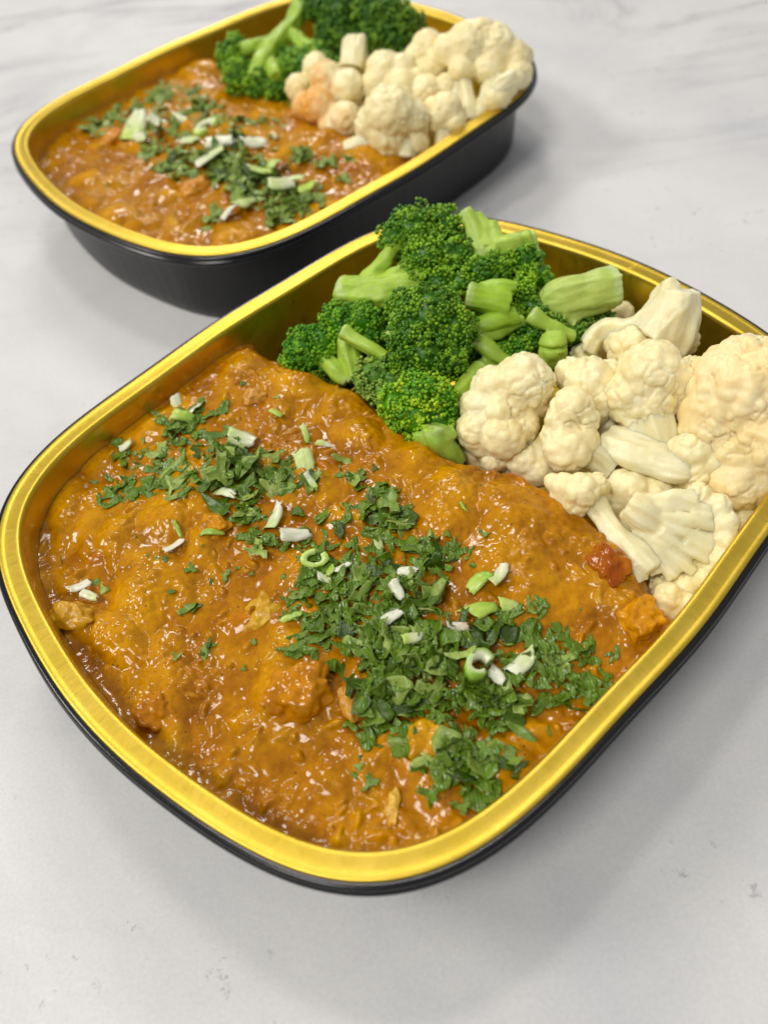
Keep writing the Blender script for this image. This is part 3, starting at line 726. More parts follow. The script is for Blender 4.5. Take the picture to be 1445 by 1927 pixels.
cauliflower('smooth round cauliflower floret just behind the double-knobbed one',
    [(1105, 718, 4.1, .72), (1075, 705, 4.0, .5), (1130, 750, 3.8, .62), (1140, 712, 3.9, .55), (1110, 775, 3.5, .5)], None, GC, seed=4)
cauliflower('broad domed cauliflower floret in the centre of the group',
    [(1225, 705, 4.7, .95), (1180, 740, 4.3, .62), (1270, 720, 4.5, .66), (1225, 755, 4.2, .70), (1280, 765, 4.0, .42), (1195, 790, 3.7, .40), (1175, 770, 3.9, .42), (1300, 690, 4.5, .32)],
    [[(1250, 870, 2.9, .5), (1240, 830, 3.4, .6), (1230, 780, 3.9, .6)], [(1195, 860, 3.0, .3), (1200, 820, 3.5, .35), (1215, 780, 3.9, .4)]], GC, seed=5)
cauliflower('largest cauliflower floret, a big pinkish-cream dome cut by the right edge of the picture',
    [(1400, 740, 4.6, 1.55), (1350, 790, 4.1, 1.05), (1440, 830, 3.9, 1.3), (1380, 850, 3.6, .95), (1330, 740, 4.2, .6), (1375, 910, 3.1, .85), (1345, 905, 3.0, .6), (1420, 900, 3.1, .85)],
    None, GC, seed=6, tone=(1.0, .93, .86), voxel=.06, cell=.5)
cauliflower('cauliflower floret lying sideways, its glossy stem running left under the centre dome',
    [(1300, 850, 3.8, .52), (1335, 870, 3.6, .42), (1275, 850, 3.6, .4), (1310, 895, 3.3, .5), (1345, 895, 3.2, .2)],
    [[(1130, 835, 3.3, .34), (1180, 850, 3.4, .45), (1230, 870, 3.4, .50), (1280, 880, 3.4, .55), (1320, 870, 3.5, .4)], [(1150, 810, 3.5, .2), (1200, 835, 3.6, .3), (1250, 860, 3.6, .35)]],
    GC, seed=7)
cauliflower('small cauliflower floret half sunk in the curry edge',
    [(1095, 925, 3.5, .50), (1060, 915, 3.4, .34), (1040, 908, 3.3, .22), (1120, 915, 3.5, .36), (1085, 945, 3.2, .40), (1055, 935, 3.1, .3)],
    [[(1110, 940, 3.2, .38), (1130, 970, 3.0, .30), (1160, 1010, 2.9, .30), (1200, 1050, 2.9, .42), (1225, 1075, 2.8, .33)], [(1190, 1060, 2.9, .3), (1200, 1095, 2.6, .25)]],
    GC, seed=8)
cauliflower('cauliflower floret sliced in half, its branching cut face turned to the front',
    [(1350, 955, 3.6, .34), (1362, 985, 3.4, .36), (1362, 1020, 3.1, .38), (1350, 1055, 2.8, .38), (1322, 1085, 2.5, .38), (1285, 1102, 2.3, .36), (1245, 1105, 2.2, .33), (1315, 932, 3.7, .32), (1330, 1000, 2.95, .42), (1290, 1000, 2.75, .42), (1270, 1040, 2.6, .4), (1300, 1060, 2.4, .5), (1230, 1070, 2.2, .35), (1345, 1035, 2.7, .4)],
    [[(1180, 950, 3.7, .40), (1203, 965, 3.6, .46), (1225, 980, 3.4, .42), (1250, 995, 3.1, .36)],
     [(1195, 940, 3.75, .19), (1250, 938, 3.8, .19), (1310, 936, 3.8, .25)], [(1225, 955, 3.7, .19), (1285, 952, 3.7, .16), (1340, 960, 3.6, .15)], [(1240, 975, 3.6, .19), (1295, 980, 3.55, .15), (1348, 990, 3.4, .15)],
     [(1245, 990, 3.5, .19), (1295, 1005, 3.35, .15), (1345, 1022, 3.1, .20)], [(1240, 1000, 3.4, .19), (1285, 1030, 3.15, .15), (1332, 1052, 2.9, .2)], [(1230, 1005, 3.3, .19), (1265, 1045, 3.0, .16), (1305, 1078, 2.7, .2)],
     [(1215, 1000, 3.3, .20), (1240, 1045, 2.95, .16), (1268, 1088, 2.6, .2)], [(1200, 985, 3.3, .20), (1212, 1030, 2.95, .16), (1236, 1080, 2.6, .2)], [(1300, 965, 3.62, .14), (1335, 975, 3.55, .14)], [(1290, 1015, 3.3, .14), (1335, 1038, 3.05, .14)]],
    GC, seed=9)
cauliflower('small cauliflower floret tucked lowest, between the curry tip and the gold wall',
    [(1255, 1125, 2.4, .38), (1285, 1135, 2.3, .32), (1240, 1150, 2.2, .30), (1265, 1155, 2.1, .3)], None, GC, seed=10)
cauliflower('shaded cauliflower floret underneath, seen in the gap above the sliced one',
    [(1180, 925, 2.7, .65), (1230, 930, 2.6, .6), (1150, 945, 2.4, .5), (1290, 930, 2.5, .6), (1200, 1000, 1.9, .7), (1130, 900, 2.2, .7), (1060, 900, 2.0, .6), (970, 860, 2.2, .7), (900, 850, 2.2, .6), (1330, 1000, 2.0, .7), (1245, 970, 2.0, .7), (1385, 985, 2.3, .6), (1290, 1000, 1.9, .6)], None, GC, seed=11)
cauliflower('shaded cauliflower floret wedged deep between the left, smooth and domed florets',
    [(1030, 850, 2.6, .6), (1090, 850, 2.3, .7), (1140, 800, 2.7, .8), (1160, 770, 3.0, .6), (1150, 720, 3.1, .6), (1190, 820, 2.5, .7), (1100, 675, 3.0, .5), (1125, 655, 2.8, .6), (1160, 600, 2.6, .6), (985, 868, 2.6, .5), (930, 862, 2.6, .45), (1010, 885, 2.4, .5)], None, GC, seed=12)

# ---- far tray vegetables
GB2 = 'steamed broccoli florets in the far tray'; GC2 = 'steamed cauliflower florets in the far tray'
broccoli('branching broccoli floret at the left of the far tray, its pale stalk pointing up',
    [(438, 105, 4.0, .75), (450, 145, 3.6, .75), (485, 160, 3.4, .7), (520, 170, 3.2, .6), (535, 140, 3.5, .7), (500, 145, 3.6, .6), (445, 80, 4.1, .4)],
    [[(570, 0, 5.0, .55), (552, 45, 4.5, .45), (520, 80, 4.3, .5), (495, 115, 4.1, .5), (480, 150, 3.7, .45)], [(530, 75, 4.3, .4), (490, 85, 4.4, .35), (450, 95, 4.2, .3)], [(545, 60, 4.4, .35), (585, 95, 4.1, .35), (600, 110, 3.8, .3)], [(500, 105, 4.1, .35), (520, 145, 3.9, .3)]],
    GB2, 21, bud=.085, stemcol=(.36, .54, .05), dens=1.4)
broccoli('wide dark green broccoli crown at the back of the far tray',
    [(640, 25, 4.9, 1.05), (600, 10, 5.0, .8), (690, 30, 4.8, 1.0), (740, 35, 4.6, 1.0), (770, 50, 4.2, .7), (700, 75, 4.0, .95), (740, 85, 3.7, .95), (650, 70, 4.1, .9), (620, 60, 4.2, .7)],
    [[(650, 110, 3.4, .4), (670, 80, 3.8, .4)]], GB2, 22, bud=.085, col0=(.035, .13, .003), col1=(.14, .32, .01), dens=1.4)
broccoli('small light green broccoli tip behind the stained cauliflower',
    [(580, 100, 4.0, .4), (600, 95, 4.0, .4), (615, 120, 3.7, .5), (575, 130, 3.6, .6), (545, 110, 3.8, .5)], None, GB2, 23, bud=.085, col0=(.06, .22, .01), col1=(.2, .42, .03), dens=1.4)
cv = dict(voxel=.085, cell=.55)
cauliflower('cauliflower floret stained with curry at the left of the far tray',
    [(562, 165, 3.7, .60), (595, 125, 4.3, .60), (615, 150, 4.2, .8), (655, 165, 4.0, .75), (600, 200, 3.6, .8), (650, 225, 3.3, .75), (575, 200, 3.4, .6), (620, 240, 3.0, .5), (680, 235, 3.0, .5)], None, GC2, seed=31,
    stain=[(590, 175, 4.2, 1.1, .9), (570, 215, 3.5, 1.5, 1.0), (600, 130, 4.7, .7, .7), (630, 215, 4.0, .9, .5)], **cv)
cauliflower('cut cauliflower stalk pointing straight up in the far tray',
    [(660, 140, 3.9, .6), (690, 130, 3.9, .5)], [[(668, 78, 5.0, .58), (668, 100, 4.7, .62), (664, 130, 4.2, .7)]], GC2, seed=32, **cv)
cauliflower('cauliflower floret to the right of the upright stalk in the far tray',
    [(722, 132, 4.4, .80), (755, 130, 4.4, .65), (710, 160, 4.0, .7), (755, 165, 4.0, .75), (785, 150, 4.1, .5)], None, GC2, seed=33, **cv)
cauliflower('round knobbly cauliflower floret at the front of the far tray beside the curry',
    [(735, 215, 4.2, 1.15), (700, 235, 3.8, .75), (775, 225, 3.9, .8), (730, 260, 3.4, .85), (780, 270, 3.1, .6)],
    [[(650, 280, 3.1, .28), (680, 268, 3.3, .42), (710, 255, 3.4, .6)], [(765, 300, 2.8, .35), (770, 270, 3.2, .45)]], GC2, seed=34,
    stain=[(678, 200, 4.2, .6, .5), (655, 282, 3.2, .5, .7), (680, 275, 3.4, .5, .5)], **cv)
cauliflower('shaded cauliflower floret deep under the stained and round ones in the far tray',
    [(690, 215, 2.6, .9), (640, 200, 2.7, .9), (760, 235, 2.4, .9), (800, 250, 2.2, .8), (720, 185, 3.0, .9), (850, 150, 3.2, .8)], None, GC2, seed=40, **cv)
cauliflower('small cauliflower floret leaning on the long gold side of the far tray',
    [(840, 205, 4.0, .68), (825, 225, 3.7, .55), (855, 230, 3.6, .5), (815, 200, 3.8, .4)], [[(835, 280, 2.8, .4), (838, 240, 3.4, .4)]], GC2, seed=35, **cv)
cauliflower('cauliflower floret at the back of the far tray next to the dark broccoli',
    [(805, 90, 4.8, .75), (785, 110, 4.5, .65), (820, 120, 4.4, .65), (800, 140, 4.1, .6)], None, GC2, seed=36, **cv)
cauliflower('low cauliflower floret filling the middle of the far tray group',
    [(800, 175, 3.8, .75), (840, 165, 3.9, .6), (770, 185, 3.6, .6), (860, 175, 3.7, .4)], None, GC2, seed=37, **cv)
cauliflower('tallest cauliflower bunch at the right corner of the far tray, thin stems showing',
    [(880, 85, 5.2, .95), (930, 90, 5.0, .95), (845, 95, 5.0, .7), (905, 62, 5.6, .60), (965, 110, 4.6, .75), (975, 140, 4.2, .6), (870, 130, 4.6, .6), (920, 130, 4.5, .7), (985, 105, 4.5, .45)],
    [[(885, 230, 3.2, .32), (880, 180, 3.8, .34), (868, 140, 4.4, .4)], [(905, 225, 3.2, .3), (915, 180, 3.8, .32), (935, 140, 4.4, .4)], [(870, 235, 3.1, .25), (862, 200, 3.5, .3), (858, 160, 4.0, .3)]], GC2, seed=38, **cv)
cauliflower('short cut cauliflower piece beside the gold rim at the far tray\'s right corner',
    [(955, 160, 4.2, .5), (935, 185, 3.8, .6), (970, 150, 4.2, .4), (915, 200, 3.4, .5)], [[(970, 145, 4.5, .35), (945, 160, 4.3, .45), (930, 180, 3.9, .45)]], GC2, seed=39, **cv)

# ------------------------------------------------------------------ pieces in the sauce
def chunk(F, name, cat, label, px, py, rx, ry, rz, rot, col, seed, lift=.05, yaw=0, boxy=.35):
    p, z = on_curry(F, px, py); lift -= .08
    v, f = ICO5
    v = v.copy(); raw = v
    nrm = np.max(np.abs(v @ np.array(Euler((seed, seed * 2, 1)).to_matrix())), axis=1)[:, None]; v = v * ((1 - boxy) + boxy / nrm * .85); v = v * (1 + .34 * fbm(v + seed * 3, 1.0, 2, seed + 9))[:, None]
    v = v * np.array([rx, ry, rz]); v = v + v * (.14 * fbm(v + seed, .5, 3, seed))[:, None] + .05 * np.stack([vnoise(v + 5, .22, seed + k) for k in range(3)], 1)
    w1, w2 = worley(v, .26, seed); v = v + raw * (.035 * np.clip(.8 - w1, 0, 1) + .03 * fbm(v, .3, 2, seed + 4))[:, None]
    c = np.ones((len(v), 3)) * np.array(col); k = np.clip(.4 + .8 * vnoise(v, .5, seed + 3), 0, 1)[:, None]
    c = c * (1 - k) + np.array([.50, .19, .002]) * k * .6 + c * k * .4
    o = obj(name, mesh_np(name, v, f, True, col=c, mats=[m_curry if col[2] < .003 else m_chunk]))
    o.location = (p[0], p[1], z + lift); o.rotation_euler = (rot[0], rot[1], yaw)
    return tag(o, label, cat)
YC = (.60, .33, .008); OC = (.66, .28, .01); RC = (.36, .075, .002); WC = (.60, .36, .012)
chunk(FA, 'chicken_piece', 'chicken', 'yellow chicken piece against the gold wall at the far left of the near curry', 137, 1158, .62, .38, .30, (.1, .15), YC, 3, .02, -.5)
chunk(FA, 'chicken_piece', 'chicken', 'pale yellow fibrous chicken piece showing through the sauce, left of the herb band', 492, 1152, .62, .55, .30, (0, .1), WC, 5, -.12, 1.2)
chunk(FA, 'chicken_piece', 'chicken', 'large sauce-coated chicken piece left of the densest coriander heap', 560, 1298, .85, .66, .46, (.2, -.2), (.52, .205, .002), 8, -.06, .4)
chunk(FA, 'chicken_piece', 'chicken', 'yellow-orange chicken piece peeking out below the densest coriander heap', 810, 1385, .70, .50, .36, (.1, .2), (.62, .32, .002), 11, -.08, .8)
chunk(FA, 'chicken_piece', 'chicken', 'bright orange chicken block at the right tip of the near curry', 1205, 1165, .60, .50, .42, (-.2, .3), (.66, .28, .002), 14, .0, .9, .55)
chunk(FA, 'tomato_piece', 'tomato', 'glossy red-brown tomato piece beside the cauliflower stem', 1145, 1060, .50, .60, .34, (.1, .1), RC, 17, .02, .2)
chunk(FA, 'chicken_piece', 'chicken', 'orange chicken piece just behind the white curled spring onion', 400, 985, .50, .34, .26, (.1, -.3), (.62, .28, .002), 20, -.04, -.8)
chunk(FA, 'onion_piece', 'onion', 'translucent cooked onion piece near the back edge of the near curry', 480, 745, .42, .34, .2, (.1, .1), (.55, .27, .03), 23, .0, .3)
chunk(FA, 'onion_piece', 'onion', 'yellow strip of cooked onion near the front gold rim', 738, 1520, .14, .42, .12, (.1, .1), (.66, .42, .04), 26, .04, -.25)
chunk(FA, 'onion_piece', 'onion', 'translucent amber onion slice between the large chicken piece and the coriander', 660, 1325, .24, .46, .14, (.1, .2), (.58, .29, .03), 29, .05, .25)
chunk(FA, 'chicken_piece', 'chicken', 'round sauce-covered lump in the lower left of the near curry', 295, 1330, .55, .50, .30, (.1, .2), (.48, .18, .002), 32, -.08, .25)
chunk(FB, 'chicken_piece', 'chicken', 'orange chicken piece on the left of the far curry by the tall spring onion', 215, 262, .60, .45, .40, (.1, -.3), (.62, .25, .01), 40, .05, .6)
chunk(FB, 'chicken_piece', 'chicken', 'orange chicken piece in the middle front of the far curry', 370, 350, .85, .45, .35, (.1, .1), (.60, .25, .01), 43, .02, .5)

# ------------------------------------------------------------------ chopped coriander
def leaf_mesh(seed):
    r = np.random.default_rng(seed); kind = seed % 5
    a = np.linspace(0, 2 * np.pi, 20, endpoint=False)
    if kind in (0, 1):      # lobed, toothed leaf tip
        rad = .60 + .28 * np.cos(3 * a + r.uniform(0, 6)) + .13 * np.cos(9 * a + r.uniform(0, 6)) + r.uniform(-.06, .06, 20)
        P = np.stack([rad * np.cos(a), rad * np.sin(a) * r.uniform(.6, 1)], 1)
    elif kind in (2, 3):    # knife-cut shard
        n = r.integers(4, 7); aa = np.sort(r.uniform(0, 2 * np.pi, n)); rr = r.uniform(.55, 1.0, n)
        Q = np.stack([rr * np.cos(aa), rr * np.sin(aa) * r.uniform(.45, .9)], 1); Q -= Q.mean(0)
        L = np.concatenate([[0], np.cumsum(np.linalg.norm(np.diff(np.vstack([Q, Q[:1]]), axis=0), axis=1))]); u = np.linspace(0, L[-1], 20, endpoint=False)
        Q2 = np.vstack([Q, Q[:1]]); P = np.stack([np.interp(u, L, Q2[:, 0]), np.interp(u, L, Q2[:, 1])], 1); P += r.uniform(-.035, .035, P.shape)
    else:                   # long narrow sliver
        P = np.stack([1.0 * np.cos(a), .28 * np.sin(a) * (1 + .35 * np.cos(a + 1))], 1) + r.uniform(-.04, .04, (20, 2))
    c = P.mean(0); rings = [c[None], c + (P - c) * .4, c + (P - c) * .75, P]
    XY = np.vstack(rings); x, y = XY[:, 0], XY[:, 1]
    k1, k2, an = r.uniform(-1.1, 1.1), r.uniform(-.7, .7), r.uniform(0, 3.1)
    u = x * math.cos(an) + y * math.sin(an); w_ = -x * math.sin(an) + y * math.cos(an)
    z = k1 * u * u + k2 * w_ * w_ * w_ + .06 * np.sin(7 * u + r.uniform(0, 6)) + (.35 * np.abs(w_) if r.random() < .5 else 0)
    V = np.stack([x, y, z], 1); n = len(V); th = .022
    F = []
    for q in range(20):
        w2 = (q + 1) % 20
        F.append([0, 1 + q, 1 + w2])
        for b0 in (1, 21): F.append([b0 + q, b0 + 20 + q, b0 + 20 + w2, b0 + w2])
    F2 = [list(reversed([i + n for i in f])) for f in F]
    S = [[41 + q, 41 + (q + 1) % 20, 41 + (q + 1) % 20 + n, 41 + q + n][::-1] for q in range(20)]
    V = np.vstack([V, V - np.array([0, 0, th])])
    me = mesh_np('coriander_leaf', V, F + F2 + S, True, mats=[m_leaf]); me['kind'] = int(kind); me['curl'] = 1 if k1 > 0 else 0
    return me
LEAF = [leaf_mesh(s) for s in range(25)]
PILE = []
def pile(F, lst):
    F.pile = [(*on_curry(F, x, y)[0][:2], r, h) for (x, y, r, h) in lst]
def pileh(F, p): return .75 * sum(h * math.exp(-((p[0] - x) ** 2 + (p[1] - y) ** 2) / r ** 2) for (x, y, r, h) in F.pile)
pile(FA, [(730, 1290, 1.1, .55), (860, 1240, 1.4, .4), (700, 1140, 1.3, .32), (450, 880, 1.5, .30), (780, 1090, 1.1, .3), (860, 1425, .9, .3), (920, 1330, 1.0, .3), (1060, 1270, .9, .2), (740, 960, .8, .25), (500, 1020, .8, .2)])
pile(FB, [(350, 230, 1.6, .5), (500, 340, 1.8, .5), (380, 300, 1.4, .4)])
RL = random.Random(5)
def scatter(F, px, py, sx, sy, rot, n, size, zone, group, out, big=1.0):
    if zone == Z1: size = size * 1.22
    if F is FB: size = size * 1.15
    for _ in range(n if n < 4 else int(n * (2.2 if F is FB else 1.4))):
        a, b_ = RL.gauss(0, 1), RL.gauss(0, 1)
        a = max(-1.9, min(1.9, a)); b_ = max(-1.9, min(1.9, b_))
        c, s = math.cos(rot), math.sin(rot)
        x = px + c * a * sx - s * b_ * sy; y = py + s * a * sx + c * b_ * sy
        p, z = on_curry(F, x, y); ph = pileh(F, p)
        f = RL.random() ** .7
        z2 = z + ph * f + (.06 if ph > .1 else .03)
        p = ray_at(x, y, z2)
        tl = .35 + .9 * min(1, ph * 2)
        e = (RL.gauss(0, .45) * tl, RL.gauss(0, .45) * tl, RL.uniform(0, 6.28))
        sz = size * (.42 + 1.15 * RL.random() ** 1.4)
        out.append((sz, p, e, zone, group))
GA = 'chopped coriander leaves on the near curry'; GK = 'chopped coriander leaves on the far curry'
LA, LB = [], []
Z1 = 'chopped green coriander leaf in the upper left band of herbs on the near curry'
Z2 = 'chopped green coriander leaf in the middle band of herbs on the near curry'
Z3 = 'chopped green coriander leaf in the dense heap right of centre on the near curry'
Z4 = 'chopped green coriander leaf in the small heap by the near tray\'s front right rim'
Z5 = 'chopped green coriander leaf scattered at the right end of the herbs on the near curry'
Z6 = 'single chopped coriander leaf lying apart on the near curry\'s open sauce'
for a in [(300, 785, 30, 8, .3, 7, .30, Z1), (355, 800, 30, 18, .5, 12, .28, Z1), (400, 775, 22, 8, 0, 5, .28, Z1), (245, 850, 22, 12, .2, 6, .24, Z1), (225, 925, 28, 14, -.2, 13, .34, Z1), (290, 900, 30, 16, 0, 12, .34, Z1),
          (360, 880, 32, 22, .2, 24, .36, Z1), (430, 850, 30, 22, .4, 20, .36, Z1), (470, 895, 40, 20, .2, 26, .38, Z1), (530, 895, 30, 18, .2, 16, .36, Z1), (450, 945, 30, 14, .2, 10, .32, Z1), (480, 1000, 36, 18, .6, 16, .30, Z1), (330, 925, 30, 10, 0, 8, .32, Z1),
          (650, 890, 13, 14, 0, 6, .36, Z2), (655, 980, 26, 20, .4, 13, .34, Z2), (745, 935, 26, 10, .2, 9, .36, Z2), (740, 980, 32, 18, .3, 15, .38, Z2), (835, 1030, 16, 26, .3, 11, .38, Z2), (885, 1045, 16, 8, .8, 3, .36, Z2), (780, 1050, 34, 24, .2, 18, .36, Z2),
          (590, 1030, 34, 18, .3, 14, .32, Z2), (640, 1090, 44, 28, .6, 28, .34, Z2), (580, 1100, 26, 20, .3, 12, .28, Z2), (720, 1095, 44, 30, .3, 26, .36, Z2), (790, 1120, 34, 24, .2, 16, .36, Z2), (620, 1160, 44, 30, 0, 28, .33, Z2), (690, 1165, 38, 24, 0, 22, .34, Z2), (570, 1220, 22, 8, -.1, 4, .36, Z2), (625, 1250, 14, 6, 0, 3, .3, Z2),
          (720, 1270, 34, 60, 0, 62, .36, Z3), (790, 1240, 44, 44, 0, 46, .38, Z3), (850, 1210, 40, 26, .2, 24, .38, Z3), (870, 1290, 44, 34, .3, 32, .36, Z3), (735, 1350, 26, 26, 0, 20, .34, Z3), (920, 1340, 34, 34, .6, 20, .36, Z3), (820, 1335, 20, 14, 0, 5, .38, Z3), (970, 1310, 26, 22, .6, 12, .36, Z3), (740, 1200, 40, 20, 0, 18, .36, Z3),
          (830, 1430, 34, 18, .2, 17, .38, Z4), (900, 1440, 34, 26, .5, 24, .36, Z4), (920, 1485, 18, 8, .2, 4, .3, Z4), (805, 1490, 14, 8, .2, 3, .32, Z4), (880, 1400, 18, 8, 0, 3, .3, Z4),
          (920, 1180, 34, 12, -.4, 9, .34, Z5), (1000, 1150, 24, 14, 0, 7, .36, Z5), (1060, 1190, 12, 14, 0, 4, .34, Z5), (1100, 1220, 14, 18, .3, 5, .34, Z5), (1040, 1245, 34, 16, .5, 14, .36, Z5), (1095, 1290, 26, 22, .3, 17, .36, Z5), (1000, 1205, 26, 12, .4, 8, .34, Z5), (1150, 1235, 10, 6, 0, 3, .3, Z5), (1010, 1290, 24, 20, .4, 9, .3, Z5), (950, 1250, 24, 14, .3, 9, .34, Z5), (1190, 1263, 5, 4, 0, 1, .28, Z5)]:
    scatter(FA, *a, GA, LA)
for (x, y, s) in [(115, 1050, .26), (178, 1095, .38), (192, 1110, .3), (392, 1222, .40), (398, 1215, .36), (388, 1228, .36), (352, 1142, .34), (365, 1138, .3), (398, 1092, .28), (420, 1085, .34), (458, 1256, .30), (360, 1072, .2), (320, 1115, .22), (330, 1235, .2), (295, 1053, .3), (312, 1055, .24), (276, 1045, .2), (256, 1008, .16), (380, 1028, .24), (448, 1070, .22), (476, 1078, .2),
                  (912, 1008, .30), (872, 955, .3), (905, 912, .16), (560, 958, .3), (678, 1425, .2), (676, 1440, .24), (665, 1455, .24), (696, 1472, .3), (710, 1402, .28), (522, 748, .26), (458, 722, .14), (983, 1383, .32), (1036, 1376, .3), (975, 1448, .26), (872, 1520, .3), (1090, 1148, .2), (1000, 1143, .3), (415, 985, .18), (345, 775, .3), (270, 830, .3), (705, 880, .2), (590, 1240, .2), (480, 1210, .14)]:
    scatter(FA, x, y, 1.5, 1.5, 0, 1, s, Z6, GA, LA)
Y1 = 'chopped green coriander leaf in the back left part of the far curry\'s herbs'
Y2 = 'chopped green coriander leaf in the front right part of the far curry\'s herbs'
for a in [(180, 235, 10, 14, 0, 10, .36, Y1), (215, 215, 22, 10, -.3, 12, .36, Y1), (260, 200, 24, 10, -.3, 14, .36, Y1), (305, 180, 14, 12, -.4, 12, .38, Y1), (370, 190, 16, 14, 0, 16, .36, Y1), (400, 215, 22, 12, .2, 12, .34, Y1), (280, 280, 20, 12, 0, 8, .36, Y1), (340, 305, 30, 16, -.3, 22, .42, Y1), (450, 255, 14, 18, 0, 14, .4, Y1), (490, 230, 18, 6, 0, 5, .32, Y1), (300, 240, 30, 12, .2, 12, .34, Y1),
          (430, 320, 26, 22, .3, 22, .38, Y2), (490, 340, 30, 20, .3, 26, .38, Y2), (540, 370, 30, 16, .2, 22, .38, Y2), (590, 375, 20, 12, -.2, 12, .36, Y2), (520, 410, 14, 12, 0, 10, .38, Y2), (560, 290, 26, 8, .1, 10, .34, Y2), (625, 302, 18, 5, -.1, 6, .34, Y2), (455, 330, 14, 20, 0, 10, .4, Y2), (400, 412, 12, 6, -.5, 4, .34, Y2), (655, 338, 7, 4, 0, 2, .34, Y2), (365, 350, 6, 4, 0, 2, .3, Y2), (200, 338, 4, 8, 0, 2, .22, Y2), (520, 250, 20, 8, 0, 4, .26, Y2)]:
    scatter(FB, *a, GK, LB)
LM = {'near': [], 'far': []}
USED = set()
def leaf_label(me, sz, p, which):
    for rank in range(6):
        lab = leaf_label_at(me, sz, p, which, rank)
        if lab not in USED: break
    USED.add(lab); return lab
def leaf_label_at(me, sz, p, which, rank):
    q = np.array(p) - CAM; X = IW / 2 + FPX * (q @ RT) / (q @ FWD); Y = IH / 2 - FPX * (q @ UP) / (q @ FWD)
    n = sorted(LM[which], key=lambda m: (m[0] - X) ** 2 + (m[1] - Y) ** 2)[rank]; dx, dy = X - n[0], Y - n[1]
    d = math.hypot(dx, dy); k = 1 if which == 'near' else .6
    side = ('right of' if dx > 0 else 'left of') if abs(dx) > abs(dy) else ('in front of' if dy > 0 else 'behind')
    if d < 16 * k: side = 'against'
    size = 'large' if sz > .40 else ('small' if sz < .26 else 'medium')
    shp = {0: 'toothed', 1: 'lobed', 2: 'angular', 3: 'square-cut', 4: 'narrow'}[me['kind']]
    cv_ = 'upturned' if me['curl'] > 0 else 'drooping'
    lab = '%s %s %s coriander leaf %s%s the %s' % (size, shp, cv_, '' if d < 45 * k else 'well ', side, n[2])
    if len(lab.split()) > 16: lab = lab.replace(' ' + cv_, '').replace('well ', '')
    return lab
def place_leaves(L, keep, stuffname, stufflabel):
    # the topmost and largest stay individuals; the smaller ones below join one mass
    order = sorted(range(len(L)), key=lambda i: -(L[i][0] * (3.0 if L[i][3] == Z6 else 1.0) + .25 * (L[i][1][2] - 3)))
    top = set(order[:keep]); VV, FF = [], []; off = 0
    for i, (sz, p, e, zone, group) in enumerate(L):
        me = LEAF[RL.randrange(len(LEAF))]
        R = Euler(e).to_matrix()
        if i in top:
            o = bpy.data.objects.new('coriander_leaf', me); COL.objects.link(o)
            o.location = p; o.rotation_euler = e; o.scale = (sz, sz, sz)
            tag(o, leaf_label(me, sz, p, 'near' if group == GA else 'far'), 'coriander', group)
        else:
            v = np.array([q.co[:] for q in me.vertices]) * sz; v = v @ np.array(R).T + p
            VV.append(v); FF += [[k + off for k in q.vertices] for q in me.polygons]; off += len(v)
    if VV:
        tag(obj(stuffname, mesh_np(stuffname, np.concatenate(VV), FF, True, mats=[m_leaf])), stufflabel, 'coriander', kind='stuff')
# ------------------------------------------------------------------ spring onion
WH = (.80, .80, .62); PG = (.58, .70, .28); GR = (.30, .50, .06); YG = (.52, .68, .12)
def onion_mesh(kind, seed, c0, c1):
    r = np.random.default_rng(seed); V = []; C = []
    if kind == 'ring':          # slice of a hollow leaf, partly open
        n = 26; a0 = r.uniform(0, 6); span = r.uniform(4.3, 5.9); hgt = r.uniform(.35, .6)
        a = a0 + np.linspace(0, span, n); F = []
        for i in range(n):
            rr = 1 + .12 * math.sin(2 * a[i]) + r.uniform(-.02, .02); sq = .72
            for (q, z) in ((.55, -hgt), (1, -hgt), (1.02, 0), (1, hgt), (.55, hgt), (.50, 0)):
                V.append((rr * q * math.cos(a[i]), rr * q * math.sin(a[i]) * sq, z + .1 * math.sin(a[i])))
                C.append(c0 if q > .9 else c1)
        m = 6
    else:                        # cut piece of a curved leaf layer
        n = 14; F = []; ph = r.uniform(.5, 1.1); wid = r.uniform(.42, .68) * (.45 if kind == 'sliver' else 1); bend = r.uniform(-.35, .45); sk0, sk1 = r.uniform(-.8, .8, 2); th = .07; m = 14
        rho = wid / math.sin(ph); c0a, c1a = np.array(c0), np.array(c1)
        for i in range(n):
            t = i / (n - 1) * 2 - 1; k_ = (t + 1) / 2; cc = c0a * (1 - k_) + c1a * k_; tp = 1 - .35 * max(0, t) ** 2 * r.uniform(.9, 1.1)
            for side in (0, 1):
                for q in range(7):
                    a = (q / 6 * 2 - 1) * ph * (1 if side == 0 else -1); rr = rho - th * side
                    y = rr * math.sin(a) * tp; x = t * .95 + y * (sk0 * (1 - k_) + sk1 * k_) + (.10 * math.sin(q * 2.3 + seed) * abs(t) ** 6)
                    V.append((x, y + .2 * bend * t * t, rr * math.cos(a) - rho * math.cos(ph) + bend * t * t * .6)); C.append(cc * (1 + .06 * math.cos(3 * q)))
    for i in range(n - 1):
        for k in range(m):
            k2 = (k + 1) % m; F.append([i * m + k, i * m + k2, (i + 1) * m + k2, (i + 1) * m + k][::-1])
    F.append(list(range(m))); F.append([(n - 1) * m + k for k in range(m)][::-1])
    V = np.array(V); V = V + .10 * np.stack([vnoise(V * 1.0 + k * 9 + seed, .6, seed) for k in range(3)], 1) + .035 * np.stack([vnoise(V * 1.0 + k * 9 + seed, .2, seed) for k in range(3)], 1)
    return mesh_np('spring_onion_slice', V, F, True, col=np.array(C), mats=[m_onion])
